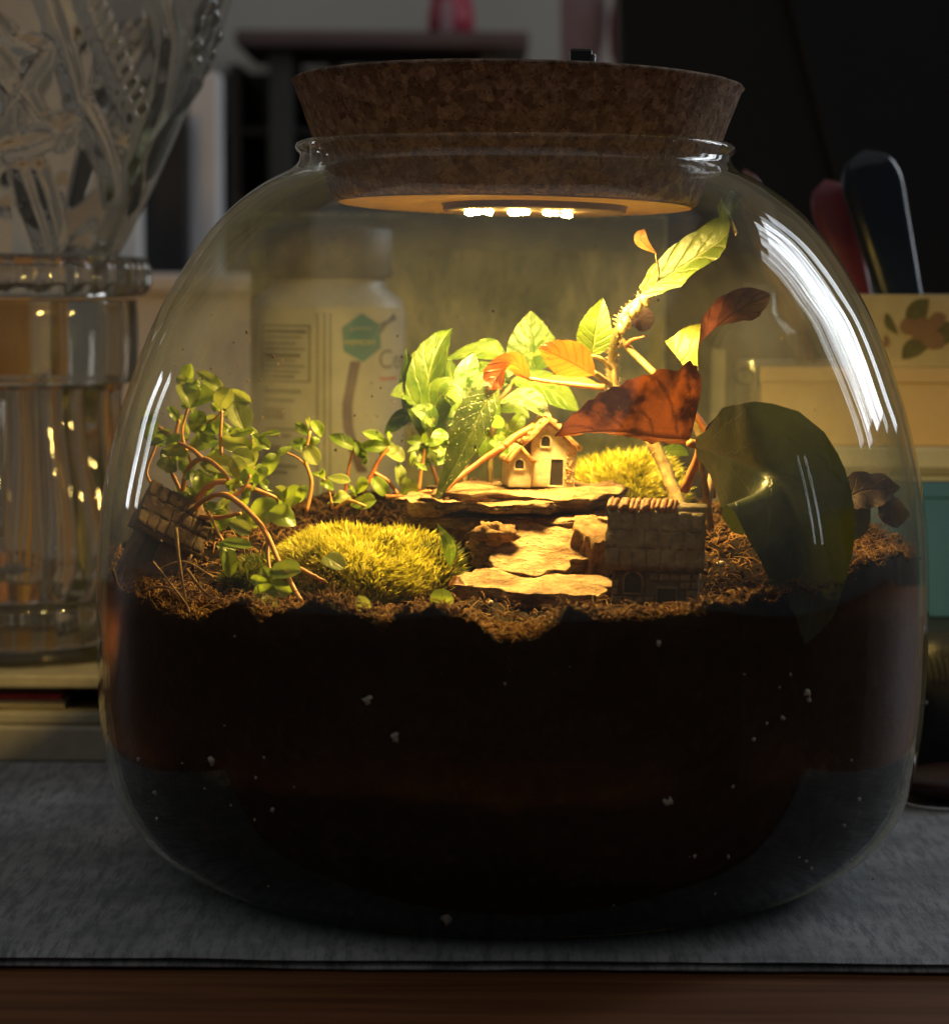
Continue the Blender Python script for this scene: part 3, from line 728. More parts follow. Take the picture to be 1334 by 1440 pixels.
for (px, py) in ((741, 621), (750, 612), (758, 604), (766, 595), (775, 602), (784, 610), (795, 619), (733, 629)):
    for yy in (-.12, .3):
        g.add(blob((X(px), yy, Z(py) + .13), rnd(.05, .09), px, .5, 5, 7))
for i in range(26): g.add(blob((X(rnd(794, 806)), -.01, Z(rnd(640, 684))), rnd(.025, .05), i, .6, 4, 6))
o = obj('ivy_relief', g.geo(), MT['cream_roof'], h, smooth=True, local=True); o['kind'] = 'stuff'
opening('window', arch(X(764), Z(624), .26, .30), 0, h, mat_f=MT['cream'])
opening('window', arch(X(727), Z(657), .25, .27), -.18, h, mat_f=MT['cream'])
opening('door', [(X(772), .08), (X(791), .08), (X(790.5), Z(649)), (X(773), Z(649))], 0, h, mat_f=MT['cream'])

# dark stone cottage pressed to the front glass
Yc = -8.1
cb_ = at(916, 873, Yc); q = cm(1, Yc)
ct = thing('miniature_house', 'dark grey stone tiny cottage standing behind the front glass', 'miniature house', tuple(cb_), (0, R(1), R(-6)))
X = lambda px: (px - 916) * q
Z = lambda py: (873 - py) * q
obj('wall', rough_geo(box(X(858), X(980), 0, 1.9, -.3, Z(786), .05), .03, 2, 3), MT['grey_mortar'], ct, smooth=True, local=True)
holes = [(875, 902, 803, 836), (920, 952, 822, 873)]
py = 873
row = 0
while py > 797:
    hgt = 11.5
    px = 857 + (row % 2) * -6
    while px < 981:
        wd = rnd(11, 19); x0, x1 = max(px, 857), min(px + wd, 981); 
        y0_, y1_ = py - hgt, py
        hit = any(x0 < b - 1 and x1 > a + 1 and y0_ < d - 1 and y1_ > c + 1 for a, b, c, d in holes)
        if x1 - x0 > 4 and not hit:
            e = rnd(0, .03)
            obj('stone', rough_geo(box(X(x0 + .9), X(x1 - .9), -.05 - e, .1, Z(y1_ - .8), Z(y0_ + .8), .0), .022, 3.5, int(px + py)), MT['grey_clay'], ct, smooth=True, local=True)
        px += wd
    py -= hgt; row += 1
opening('window', arch(X(888), Z(819), 24 * q, 29 * q), -.05, ct, mat_f=MT['grey_clay'], frame=.06)
opening('door', [(X(922), 0), (X(950), 0), (X(949), Z(826)), (X(923), Z(826))], -.05, ct, mat_f=MT['grey_clay'], frame=.06)
prf = [(-.22, Z(797)), (-.16, Z(797) - .08), (1.95, Z(797) - .08), (2.0, Z(790)), (1.1, Z(709)), (.55, Z(712)), (.42, Z(722)), (.06, Z(760))]
n = len(prf)
xs = [X(848), X(987)]
vv_ = [Vector((x, p[0], p[1])) for x in xs for p in prf]
ff_ = [list(range(n)), list(range(2 * n - 1, n - 1, -1))] + [[i, i + n, (i + 1) % n + n, (i + 1) % n] for i in range(n)]
roof = obj('roof', rough_geo((vv_, ff_), .05, 1.8, 12), MT['grey_clay'], ct, smooth=True, local=True)
for i in range(3):
    for j in range(7):
        u0 = 849 + j * 19.5 + rnd(-2, 2) + (i % 2) * -7
        u1 = min(u0 + rnd(18, 20), 988)
        if u0 < 846: u0 = 847
        ya, za = (-.24, 796), (-.02, 768)
        t0, t1 = i / 3, (i + 1.1) / 3
        # along the steep front slope
        A = Vector((0, -.22 + .62 * t0, Z(796 - 74 * t0))); B = Vector((0, -.22 + .62 * t1, Z(796 - 74 * t1)))
        nrm = Vector((0, -.75, .6)).normalized()
        pp = []
        for (xx) in (X(u0), X(u1)):
            for P0, o1 in ((A, .03), (B, .0)):
                pp += [Vector((xx, P0.y, P0.z)) + nrm * (o1 - .05), Vector((xx, P0.y, P0.z)) + nrm * (o1 * .4 + .012)]
        # order: x0A-,x0A+,x0B-,x0B+,x1A-,...
        ff = [(0, 1, 3, 2), (4, 6, 7, 5), (0, 4, 5, 1), (2, 3, 7, 6), (1, 5, 7, 3), (0, 2, 6, 4)]
        obj('roof_tile', rough_geo((pp, ff), .03, 3, int(u0) + i), MT['grey_clay'], roof, smooth=True, local=True)
for j in range(13):
    u = 850 + j * 7.6 + rnd(-1.5, 1.5); e = rnd(-3, 3)
    obj('ridge_tile', tube([Vector((X(u), .36 + rnd(-.04, .04), Z(718 + e))), Vector((X(u + 2), .75, Z(708 + e * .5))), Vector((X(u + 3), 1.2, Z(708)))], rnd(.06, .09), 7, 8, .5, j), MT['roof_rust'], roof, smooth=True, local=True)

# leaning brown house by the left wall
lb = at(206, 818, -3.3)
lh = thing('miniature_house', 'brown tiny house tipped over sideways against the left glass', 'miniature house', tuple(lb + Vector((-.05, 0, 0))), (R(-6), R(27), R(10)))
lh.scale = (1.18, 1.1, 1.2)
obj('wall', rough_geo(box(-.72, .62, -.55, .6, -.4, 1.15, .05), .04, 2, 21), MT['pink_clay'], lh, smooth=True, local=True)
opening('window', [(-.5, .45), (-.12, .45), (-.12, .95), (-.5, .95)], -.55, lh, mat_f=MT['pink_clay'])
prf = [(-.8, 1.0), (.9, 1.0), (.9, 1.08), (.15, 2.18), (-.02, 2.18), (-.82, 1.1)]
n = len(prf)
vv_ = [Vector((x, p[0], p[1])) for x in (-.88, .82) for p in prf]
ff_ = [list(range(n)), list(range(2 * n - 1, n - 1, -1))] + [[i, i + n, (i + 1) % n + n, (i + 1) % n] for i in range(n)]
roof = obj('roof', rough_geo((vv_, ff_), .05, 1.8, 31), MT['roof_clay'], lh, smooth=True, local=True)
for i in range(3):
    for j in range(7):
        t0, t1 = i / 3 + .02, (i + 1) / 3
        x0 = -.88 + j * .243
        A = Vector((0, -.82 + .80 * t0, 1.1 + 1.08 * t0)); B = Vector((0, -.82 + .80 * t1, 1.1 + 1.08 * t1)); nrm = Vector((0, -.8, .6))
        pp = []
        for xx in (x0 + rnd(0, .02), x0 + rnd(.225, .24)):
            for P0, o1 in ((A, .05), (B, .0)): pp += [Vector((xx, P0.y, P0.z)) + nrm * (o1 * .6 - .06), Vector((xx, P0.y, P0.z)) + nrm * (o1 * .5 + .006)]
        ff = [(0, 1, 3, 2), (4, 6, 7, 5), (0, 4, 5, 1), (2, 3, 7, 6), (1, 5, 7, 3), (0, 2, 6, 4)]
        obj('roof_tile', rough_geo((pp, ff), .055, 2.6, j * 7 + i), MT['roof_clay'], roof, smooth=True, local=True)

# ------------------------------------------------------------------ plants
SHAPES = {
    'ovate': lambda t: max(0, math.sin(math.pi * min(1, t ** .72))) ** .85,
    'round': lambda t: max(0, 1 - (2 * t - 1) ** 2) ** .5,
    'ell': lambda t: max(0, math.sin(math.pi * t)) ** .8,
    'lance': lambda t: max(0, math.sin(math.pi * t ** .8)) ** 1.15,
}
def leaf_geo(spine, width, hint, fold=(.15, .15), twist=(0, 0), wf=(1, 1), nv=14, nu=4, ruffle=.0, shape='ovate', k=0, curl=0.0, jag=0.0):
    Q = catmull(spine, nv); v = []; f = []; uv = []
    sh = SHAPES[shape] if isinstance(shape, str) else shape
    L = sum((Q[i + 1] - Q[i]).length for i in range(nv))
    for i, p in enumerate(Q):
        t = i / nv
        T = (Q[min(i + 1, nv)] - Q[max(i - 1, 0)]).normalized()
        N = Vector(hint); N = (N - T * N.dot(T)).normalized()
        N = Matrix.Rotation(twist[0] + (twist[1] - twist[0]) * t, 3, T) @ N
        B = T.cross(N)
        wv = max(.004, width * .5 * sh(t)) * (1 + jag * (2 * abs((t * 15) % 1 - .5) - .5) + jag * .8 * nz((t * 30, k, 0), 1.0, k))
        for j in range(-nu, nu + 1):
            s_ = j / nu; fd = fold[1] if s_ > 0 else fold[0]; ww = wv * (wf[1] if s_ > 0 else wf[0])
            d = abs(s_) * ww; sg = 1 if s_ > 0 else -1
            P = p + B * (sg * d * math.cos(fd)) + N * (d * math.sin(fd) + curl * d * d / max(width, .01))
            if ruffle: P = P + N * (ruffle * abs(s_) ** 1.5 * nz((t * L * 2.2 + sg * 9, sg * 3, 0), 1.0, k)) + B * (sg * ruffle * .35 * abs(s_) ** 3 * nz((t * L * 5, sg * 5, 2), 1.0, k))
            v.append(P); uv.append((.5 + .5 * s_, t))
    m_ = 2 * nu + 1
    for i in range(nv):
        for j in range(m_ - 1):
            a = i * m_ + j; f.append((a, a + 1, a + m_ + 1, a + m_))
    return (v, f, uv)
def leaf(parent, pts, wpx, mat_, hint=(0, -.75, .65), Y=None, label=None, name='leaf', **kw):
    P = [at(p[0], p[1], p[2] if len(p) > 2 else Y) for p in pts]
    Ym = sum(p.y for p in P) / len(P)
    o = obj(name, leaf_geo(P, cm(wpx, Ym), hint, **kw), MT[mat_], parent, smooth=True)
    if label: o['label'] = label
    return o
def stem(parent, pts, rpx, mat_, Y=None, name='stem', seg=8, wobv=.25):
    P = [at(p[0], p[1], p[2] if len(p) > 2 else Y) for p in pts]
    r = rpx if isinstance(rpx, tuple) else (rpx, rpx * .7)
    if mat_ == 'stem_o': r = (r[0] * .72, r[1] * .72); wobv = .45
    return obj(name, tube(P, (cm(r[0], P[0].y), cm(r[1], P[-1].y)), seg, None, wobv, int(pts[0][0])), MT[mat_], parent, smooth=True)
def roundleaf(parent, px, py, rpx, Y, ang=None, hint=None, mat_='jade', asp=1.0, shape='round', fold=.38):
    """a small fleshy leaf centred on a pixel; ang = direction of its tip in the picture"""
    a = R(ang if ang is not None else rnd(0, 360)); dy = rnd(-.25, .25)
    dx, dz = math.cos(a) * rpx, -math.sin(a) * rpx
    hint = hint or (rnd(-.45, .45), rnd(-1, -.45), rnd(.15, .75))
    P = [at(px - dx, py - dz, Y + .12), at(px + dx * .1, py + dz * .1, Y - .06), at(px + dx, py + dz, Y + dy)]
    return obj('leaf', leaf_geo(P, cm(2 * rpx * asp, Y), hint, fold=(fold, fold), nv=8, nu=3, shape=shape, curl=rnd(-.3, .5)), MT[mat_], parent, smooth=True)

# --- trailing plant at the left
t1 = thing('trailing_plant', 'bushy trailing plant with round green leaves and orange stems at left', 'plant', tuple(at(260, 728, -2.4)))
for P, r in [
    ([(258, 732, -2.2), (257, 690, -2.3), (266, 657, -2.6), (288, 645, -3.0), (318, 668, -3.6), (330, 690, -3.8)], (6.5, 4)),
    ([(262, 728, -2.6), (287, 703, -3.4), (318, 696, -4.2), (352, 722, -5.0), (374, 750, -5.8), (390, 785, -6.8), (412, 826, -7.9), (424, 846, -8.5)], (6, 4.6)),
    ([(268, 716, -2.5), (292, 684, -3.0), (322, 678, -3.2), (362, 690, -3.3), (396, 704, -3.2)], (6.5, 4.5)),
    ([(270, 724, -2.6), (303, 728, -3.6), (338, 722, -4.2)], (5.5, 3.5)),
    ([(258, 727, -2.1), (233, 703, -1.6), (209, 674, -1.2), (208, 655, -1.1), (219, 624, -1.2), (216, 606, -1.3)], (3.2, 2.4)),
    ([(311, 640, -2.6), (310, 610, -2.5), (312, 575, -2.4)], (4.2, 3)),
    ([(356, 672, -2.2), (355, 645, -2.1), (355, 618, -2.0)], (4.2, 3.2)),
    ([(270, 655, -2.3), (256, 610, -1.9), (266, 565, -1.8), (266, 530, -1.7)], (3.4, 2.2)),
    ([(222, 600, -1.8), (244, 612, -2.0), (252, 590, -2.0)], (5, 3.5)),
    ([(258, 700, -2.3), (240, 660, -2.0), (238, 640, -2.0)], (4.5, 3)),
    ([(410, 795, -6.6), (432, 805, -6.7), (458, 818, -6.8)], (4.5, 3.5)),
    ([(258, 730, -2.4), (268, 745, -2.8), (262, 770, -3.2)], (6, 4)),
    ([(288, 648, -3.0), (270, 632, -2.8), (250, 622, -2.4)], (5, 3)),
    ([(318, 700, -4.1), (340, 690, -4.2), (352, 668, -4.1)], (4, 3)),
    ([(285, 702, -3.3), (300, 735, -4.0), (318, 770, -4.8), (325, 790, -5.2)], (4, 3)),
    ([(282, 600, -2.0), (300, 590, -2.2), (318, 572, -2.3)], (2.2, 1.6)),
    ([(375, 755, -5.9), (378, 790, -6.4), (384, 825, -6.9)], (3.5, 2.6)),
]: stem(t1, P, r, 'stem_o')
L1 = [(266, 527, 13, 80, 'jade', .8), (258, 536, 9, 150, 'jade2', .7), (295, 537, 19, -38, 'jade2', .5), (272, 541, 10, -20, 'jade', .7), (279, 563, 21, 15, 'jade', .82), (264, 560, 17, 110, 'jade2', .9), (315, 560, 13, 60, 'jade2', 1), (338, 558, 14, -30, 'jade2', .55), (336, 584, 17, -70, 'jade2', .95),
      (278, 594, 14, 90, 'jade', .8), (299, 602, 17, 0, 'jade', .7), (285, 625, 18, 20, 'jade', .95), (212, 600, 16, 80, 'jade', .72), (220, 622, 9, 200, 'jade', .8), (235, 647, 15, -80, 'jade', .65), (258, 648, 13, 70, 'jade', .55), (332, 624, 20, -15, 'jade2', .55), (340, 608, 14, 10, 'jade', .6), (367, 621, 13, -40, 'jade', .6), (379, 610, 13, 8, 'jade', .4), (350, 606, 12, 160, 'jade', .5),
      (311, 654, 22, 175, 'jade2', .5), (342, 642, 14, -20, 'jade2', .8), (334, 657, 12, -60, 'jade2', .9), (283, 679, 16, 110, 'jade', .9), (352, 672, 13, -60, 'jade', .85), (366, 668, 12, 50, 'jade', .6), (373, 719, 18, 200, 'jade', .95), (397, 726, 16, -20, 'jade', .9), (410, 700, 17, 30, 'jade', .8), (398, 694, 12, 140, 'jade2', .7), (424, 694, 11, 60, 'jade', .6),
      (401, 804, 18, 0, 'jade', .85), (377, 812, 13, 120, 'jade', .75), (394, 828, 14, -20, 'jade', .8), (372, 834, 14, 190, 'jade', .75), (378, 854, 14, -80, 'jade', .8), (365, 818, 11, 160, 'jade', .6), (320, 791, 17, 100, 'jade', .7), (333, 765, 18, -10, 'jade', .45), (318, 770, 12, 170, 'jade', .5), (240, 620, 13, -150, 'jade', .55), (246, 634, 13, 0, 'jade2', .6), (228, 610, 11, 30, 'jade', .5), (300, 640, 11, 20, 'jade', .6), (322, 700, 13, 40, 'jade2', .5), (345, 700, 11, 80, 'jade', .5), (338, 742, 14, -30, 'jade2', .7), (300, 715, 12, -20, 'jade', .6), (270, 668, 10, 200, 'jade', .6), (244, 582, 10, 120, 'jade', .6), (292, 660, 12, -40, 'jade2', .6), (330, 680, 11, 20, 'jade', .6), (262, 700, 9, 140, 'jade', .6), (205, 585, 8, 100, 'jade', .5)]
def depth1(px, py):
    return -1.9 - max(0, (px - 258)) * .012 - max(0, py - 640) * .016 + rnd(-.5, .3)
for (px, py, r, a, mm, asp) in L1:
    roundleaf(t1, px, py, r * 1.25, depth1(px, py) - (1.2 if py > 740 else 0), a, None, mm, asp)
for i in range(46):
    a_, q_ = rnd(0, 6.283), math.sqrt(random.random())
    px, py = 305 + 92 * q_ * math.cos(a_), 655 + 88 * q_ * math.sin(a_)
    if py > 735 or (px < 225 and py > 660): continue
    roundleaf(t1, px, py, rnd(9, 16), depth1(px, py) + rnd(.1, 1.6), None, None, random.choice(['jade', 'jade', 'jade2']), rnd(.5, .95))
# --- sprigs behind the moss
def sprig(label, stems, leaves, root, Y, m_='stem_o'):
    t = thing('leafy_sprig', label, 'plant', tuple(at(root[0], root[1], Y)), group='leafy sprigs behind the moss')
    for P, r in stems: stem(t, P, r, m_, Y)
    for (px, py, r, a, mm, asp) in leaves: roundleaf(t, px, py, r, Y + rnd(-.35, .25), a, None, mm, asp, 'ell' if asp < .65 else 'round')
    return t
sprig('upright sprig with an orange stem between trailing plant and white bottle label', [([(430, 722), (438, 678), (429, 645), (436, 606)], (4.5, 2.6)), ([(434, 660), (420, 645), (402, 636)], (2.5, 2))],
      [(425, 603, 13, 140, 'jade', .6), (446, 602, 13, -60, 'jade', .75), (423, 627, 14, 150, 'jade', .8), (438, 640, 16, -60, 'jade2', .85), (398, 635, 14, 210, 'jade', .5), (434, 594, 9, 90, 'jade2', .6), (440, 622, 11, 30, 'jade', .7), (447, 668, 10, -20, 'jade', .6)], (430, 720), 0.6)
sprig('low sprig with a pale shiny leaf close behind the middle of the moss', [([(468, 716), (462, 690), (455, 672)], (3, 2)), ([(470, 716), (490, 704), (515, 712)], (3, 2))],
      [(477, 674, 17, -10, 'jade2', .6), (460, 682, 11, 150, 'jade', .7), (476, 703, 17, 20, 'jade2', .75), (511, 707, 19, 10, 'jade', .6), (507, 682, 13, 70, 'jade', .8), (455, 668, 10, 100, 'jade', .6), (496, 690, 10, 120, 'jade', .6)], (468, 715), -.3)
sprig('spreading sprig with pointed bright leaves on thin red stems', [([(484, 700), (490, 660), (496, 632)], (2.4, 1.8)), ([(512, 688), (522, 668), (532, 648), (548, 628)], (3.6, 2.4)), ([(560, 696), (545, 676), (524, 664)], (3, 2.4))],
      [(484, 622, 24, 155, 'lime', .45), (506, 632, 15, -60, 'lime', .55), (526, 614, 18, 160, 'jade', .5), (524, 628, 20, 0, 'lime', .5), (540, 622, 12, -40, 'jade', .5), (554, 638, 17, -30, 'jade2', .85), (545, 632, 13, 200, 'jade2', .7), (561, 667, 17, -85, 'jade2', .6), (534, 683, 16, -50, 'jade', .7), (548, 616, 10, 100, 'jade', .4), (512, 646, 10, -100, 'lime', .5)], (520, 695), 1.6, 'stem_r')
sprig('small rosette on an orange stem in front of the lime leaves', [([(542, 699), (570, 697), (602, 690)], (4.5, 3.5)), ([(588, 690), (592, 662), (598, 630)], (4.2, 3)), ([(602, 690), (612, 694), (622, 690)], (3.6, 3))],
      [(575, 686, 13, 60, 'jade', 1), (588, 621, 16, 175, 'lime', .55), (608, 622, 16, 5, 'lime', .5), (598, 632, 15, -100, 'lime', .55), (614, 632, 13, -20, 'jade2', .55), (584, 632, 12, 200, 'lime', .5), (598, 616, 9, 90, 'lime', .6), (580, 645, 13, -100, 'jade', .5), (592, 656, 10, -30, 'jade', .5), (598, 702, 10, -10, 'lime', .7), (520, 700, 10, 150, 'jade', .6)], (588, 694), .4)

# --- speckled bush in the middle
t2 = thing('speckled_plant', 'lime-green bush with speckled leaves left of the cream house', 'plant', tuple(at(640, 690, 3)))
stem(t2, [(622, 700, 2.8), (606, 650, 2.8), (592, 600, 3.0), (590, 560, 3)], (4.5, 3), 'stem_o')
stem(t2, [(650, 700, 2.6), (655, 640, 2.6), (658, 580, 2.6), (662, 530, 2.6)], (4.5, 3), 'hairy')
stem(t2, [(690, 700, 3.0), (690, 640, 3.0), (700, 570, 3.2), (730, 530, 3.8)], (4.5, 3), 'hairy')
leaf(t2, [(592, 615, 2.6), (597, 570, 2.5), (607, 515, 2.6), (622, 478, 2.9), (638, 459, 3.3)], 62, 'lime', (.35, -.9, .2), fold=(.1, .75), shape='lance', twist=(0, -.7), ruffle=.12, k=1)
leaf(t2, [(590, 600, 3.0), (582, 545, 3.1), (570, 490, 3.3)], 46, 'lime', (-.5, -.8, .2), fold=(.3, .3), ruffle=.1, k=2)
leaf(t2, [(606, 612, 2.3), (612, 570, 2.1), (632, 548, 1.9), (648, 572, 1.7)], 50, 'lime', (.3, -.8, .5), fold=(.3, .4), ruffle=.1, k=3)
leaf(t2, [(594, 566, 2.6), (572, 552, 2.5), (549, 556, 2.4)], 38, 'lime', (0, -.8, .6), fold=(.25, .2), k=4)
leaf(t2, [(588, 578, 3.0), (565, 588, 2.9), (540, 611, 2.9)], 26, 'green', (.1, -.8, .5), k=5, shape='ell')
leaf(t2, [(655, 563, 2.0), (656, 530, 2.0), (667, 497, 2.3)], 36, 'speck', (-.2, -.9, .35), fold=(.25, .3), k=6, shape='ell')
leaf(t2, [(672, 560, 2.2), (680, 540, 2.2), (687, 520, 2.5)], 28, 'speck', (.4, -.8, .4), fold=(.3, .3), k=7, shape='ell')
leaf(t2, [(650, 596, 1.5), (646, 582, 1.4), (654, 567, 1.5)], 28, 'lime', (0, -.9, .4), shape='round', k=8)
leaf(t2, [(702, 566, 2.6), (735, 560, 2.0), (772, 588, 1.2)], 46, 'speck', (.1, -.65, .8), fold=(.2, .25), k=9, shape='ell')
leaf(t2, [(754, 523, 4.6), (748, 485, 4.6), (746, 437, 4.9)], 74, 'green', (-.1, -1, .15), fold=(.12, .12), shape='ovate', k=10, ruffle=.06)
leaf(t2, [(664, 487, 4.2), (688, 486, 4.2), (710, 496, 4.2)], 26, 'green', (0, -.7, .7), k=11, shape='ell')
leaf(t2, [(712, 502, 3.8), (670, 494, 3.8), (622, 507, 3.8)], 30, 'lime', (0, -.75, .6), k=12, shape='lance')
leaf(t2, [(718, 535, 3.4), (765, 545, 3.5), (814, 578, 3.4)], 54, 'lime', (.1, -.7, .7), fold=(.2, .1), k=13, shape='ell')
leaf(t2, [(690, 545, 3.3), (678, 520, 3.3), (672, 508, 3.2)], 34, 'green', (0, -.8, .6), k=14)
leaf(t2, [(640, 618, 1.3), (625, 612, .9), (605, 622, .6)], 30, 'speck', (0, -.6, .8), k=15, shape='ell')
leaf(t2, [(650, 628, 1.2), (633, 634, .6), (616, 655, .2)], 32, 'speck', (-.1, -.6, .85), k=16, shape='ell')
leaf(t2, [(668, 612, 2.0), (690, 592, 1.7), (706, 602, 1.3)], 26, 'lime', (0, -.7, .7), k=17, shape='round')
leaf(t2, [(720, 606, 1.6), (728, 594, 1.5), (734, 582, 1.6)], 20, 'lime', (.2, -.9, .3), k=18, shape='round')
leaf(t2, [(684, 652, 1.6), (683, 630, 1.5), (686, 604, 1.7)], 24, 'lime', (.2, -.9, .3), k=19, shape='ell')
leaf(t2, [(700, 640, 2.2), (712, 610, 2.2), (730, 588, 2.3)], 28, 'green', (.2, -.9, .3), k=20)
leaf(t2, [(676, 600, 2.4), (690, 575, 2.4), (694, 548, 2.4)], 32, 'lime', (.1, -.9, .4), k=21)
leaf(t2, [(625, 655, 2.2), (618, 630, 2.2), (624, 596, 2.3)], 36, 'lime', (0, -.9, .4), k=22)
leaf(t2, [(636, 640, 2.0), (644, 612, 2.0), (640, 590, 2.1)], 30, 'green', (0, -.9, .4), k=23)
leaf(t2, [(700, 575, 3.5), (724, 570, 3.5), (744, 588, 3.4)], 30, 'lime', (0, -.8, .6), k=24)
leaf(t2, [(655, 545, 3.5), (636, 530, 3.5), (632, 505, 3.6)], 34, 'lime', (-.2, -.9, .4), k=25)
leaf(t2, [(640, 575, 3.2), (626, 550, 3.2), (628, 520, 3.2)], 30, 'green', (-.2, -.9, .4), k=26)

for k_, (P_, w_, mm_) in enumerate([([(612, 600, 1.6), (600, 582, 1.5), (578, 574, 1.5)], 30, 'green'), ([(628, 600, 1.5), (640, 590, 1.2), (650, 608, 1.0)], 28, 'speck'), ([(612, 655, 1.4), (600, 645, 1.1), (586, 660, .9)], 22, 'speck'), ([(700, 545, 2.8), (712, 525, 2.6), (730, 520, 2.4)], 30, 'speck'), ([(690, 618, 1.3), (700, 622, 1.1), (716, 640, 1.0)], 24, 'green'), ([(664, 600, 2.0), (672, 570, 2.0), (690, 555, 2.2)], 30, 'green'), ([(600, 545, 3.2), (590, 515, 3.3), (596, 488, 3.5)], 34, 'green')]):
    leaf(t2, P_, w_, mm_, (rnd(-.3, .3), -.8, .5), fold=(.25, .3), shape='ell', k=80 + k_, ruffle=.06)
# --- the red-backed gesneriad at the right
t3 = thing('red_backed_plant', 'tall hairy-stemmed plant with big leaves, red underneath, over the cream house', 'plant', tuple(at(972, 800, -1.5)))
main = [(978, 812, -2.2), (962, 740, -1.6), (944, 682, -1.0), (926, 640, -.6), (896, 585, -.2), (866, 548, 0), (861, 500, .1), (869, 465, .1), (886, 438, 0), (918, 408, -.2)]
MP = [at(*p) for p in main]
obj('stem', tube(MP, lambda t: cm(11 - 6.5 * t + (2.5 if t > .82 else 0), 0), 12, 46, .3, 3), MT['hairy'], t3, smooth=True)
Q = catmull(MP, 120); g = G()
for i in range(900):
    p = Q[random.randrange(2, 119)]; d = Vector((rnd(-1, 1), rnd(-1, 1), rnd(-.4, .6))).normalized()
    p0 = p + d * .12; g.add(tube([p0, p0 + d * rnd(.08, .24) + Vector((0, 0, rnd(-.03, .03)))], (.010, .004), 3, 2))
o = obj('stem_hairs', g.geo(), MT['hair'], t3); o['kind'] = 'stuff'
for P, r, mm in [([(874, 478, .1), (888, 494, .0), (925, 530, -.6)], (5.5, 5), 'hairy'), ([(880, 486, 0), (888, 478, -.2), (906, 473, -.4)], (3.5, 1.2), 'bract'), ([(858, 540, 0), (846, 532, -.3), (834, 524, -.6)], (5.5, 4), 'hairy'), ([(860, 520, 0), (846, 505, -.2), (832, 500, -.3)], (3, 2.4), 'hairy'), ([(968, 622, -2.6), (984, 632, -2.3), (962, 690, -1.6)], (6, 7), 'stem_r'), ([(958, 520, .2), (968, 568, .2), (1000, 622, .2), (1000, 700, -.2)], (4.5, 6), 'stem_r'), ([(962, 560, 1.2), (985, 610, 1.2), (996, 660, 1)], (7, 7), 'hairy'),
                 ([(850, 545, .2), (800, 540, .3), (742, 532, .2)], (6, 4), 'stem_o'), ([(708, 628, .2), (677, 648, 0), (640, 676, -.6), (618, 700, -1.0)], (5, 3.2), 'stem_r'), ([(750, 600, 1.0), (722, 616, .6), (708, 628, .2)], (6, 5), 'stem_r'), ([(992, 745, -2.2), (996, 705, -2.0), (1000, 668, -1.6)], (5, 5), 'twig')]:
    stem(t3, P, r, mm)
leaf(t3, [(903, 412, -.4), (942, 386, -.8), (985, 358, -1.5), (1018, 334, -2.4), (1028, 306, -3.2), (1016, 286, -3.8)], 84, 'begonia_top', (-.25, -.8, .5), fold=(.2, .35), shape=lambda t: lerp_tab(t, [0, .1, .25, .5, .7, .88, .96, 1], [.25, .55, .85, 1, 1.0, .82, .55, .08]), ruffle=.14, k=31, nv=30, nu=6, label='yellow-green topmost leaf with its tip curled over')
leaf(t3, [(958, 510, -.8), (996, 470, -1.2), (1040, 434, -1.6), (1083, 414, -2.0)], 92, 'begonia_twist', (-.35, -.85, .4), fold=(.12, .2), twist=(0, -3.0), shape=lambda t: max(0, math.sin(math.pi * (.26 + .74 * t) ** .8)) ** .7, ruffle=.14, k=32, nv=24, label='leaf twisted from yellow face to purple back')
# big leaf seen from its red underside; folded along the midrib, broadest near its stalk
leaf(t3, [(970, 618, -2.9), (930, 616, -3.3), (880, 608, -3.5), (830, 608, -3.4), (780, 614, -3.0)], 176, 'begonia', (0, .93, .36), fold=(.05, .9), wf=(1.36, .40), shape=lambda t: (lerp_tab(t, [0, .03, .09, .17, .23, .45, .75, .93, 1], [.55, .74, .86, .98, .97, .74, .37, .13, .02])), ruffle=.22, k=33, nv=64, nu=8, jag=.05, label='largest leaf, dark red underside facing out')
leaf(t3, [(836, 528, -.7), (800, 508, -1.0), (757, 488, -1.0)], 60, 'flame', (.1, .9, .4), fold=(.2, .2), shape='ell', ruffle=.12, k=34, label='small orange leaf')
leaf(t3, [(832, 500, .0), (838, 462, -.1), (847, 419, .1)], 52, 'begonia_top', (-.2, -.9, .3), fold=(.3, .3), ruffle=.1, k=35)
leaf(t3, [(745, 533, .1), (720, 512, -.4), (698, 532, -.8), (690, 548, -1.0)], 46, 'flame', (.2, .75, .6), fold=(.3, .3), ruffle=.15, k=36, shape='ell', label='curled orange leaf')
leaf(t3, [(700, 540, -.7), (676, 580, -1.1), (648, 640, -1.4), (609, 712, -1.7)], 64, 'darkleaf', (-.6, -.75, .3), fold=(.15, .85), shape='lance', ruffle=.08, k=37, nv=22, label='long drooping dark leaf with a shiny speckled half')
leaf(t3, [(852, 548, .6), (800, 536, 1.0), (742, 540, 1.2)], 34, 'flame', (0, -.4, .9), k=38, shape='ell')
leaf(t3, [(880, 448, .3), (900, 448, .5), (914, 462, .6)], 36, 'begonia_small', (0, -1, .2), shape='round', k=39)
leaf(t3, [(905, 322, -1.2), (902, 338, -1.2), (924, 358, -1.1)], 20, 'bract', (0, -1, .2), shape='lance', twist=(0, .8), k=40, label='small dry orange bract')
leaf(t3, [(1002, 640, -2.4), (1022, 612, -2.6), (1056, 604, -2.7)], 58, 'begonia_small', (0, -.9, .5), fold=(.4, .4), shape='round', ruffle=.3, k=41, label='small dark ruffled leaf')
leaf(t3, [(920, 640, .6), (950, 634, .8), (968, 640, .8)], 26, 'begonia_top', (0, -.6, .8), shape='ell', k=42)
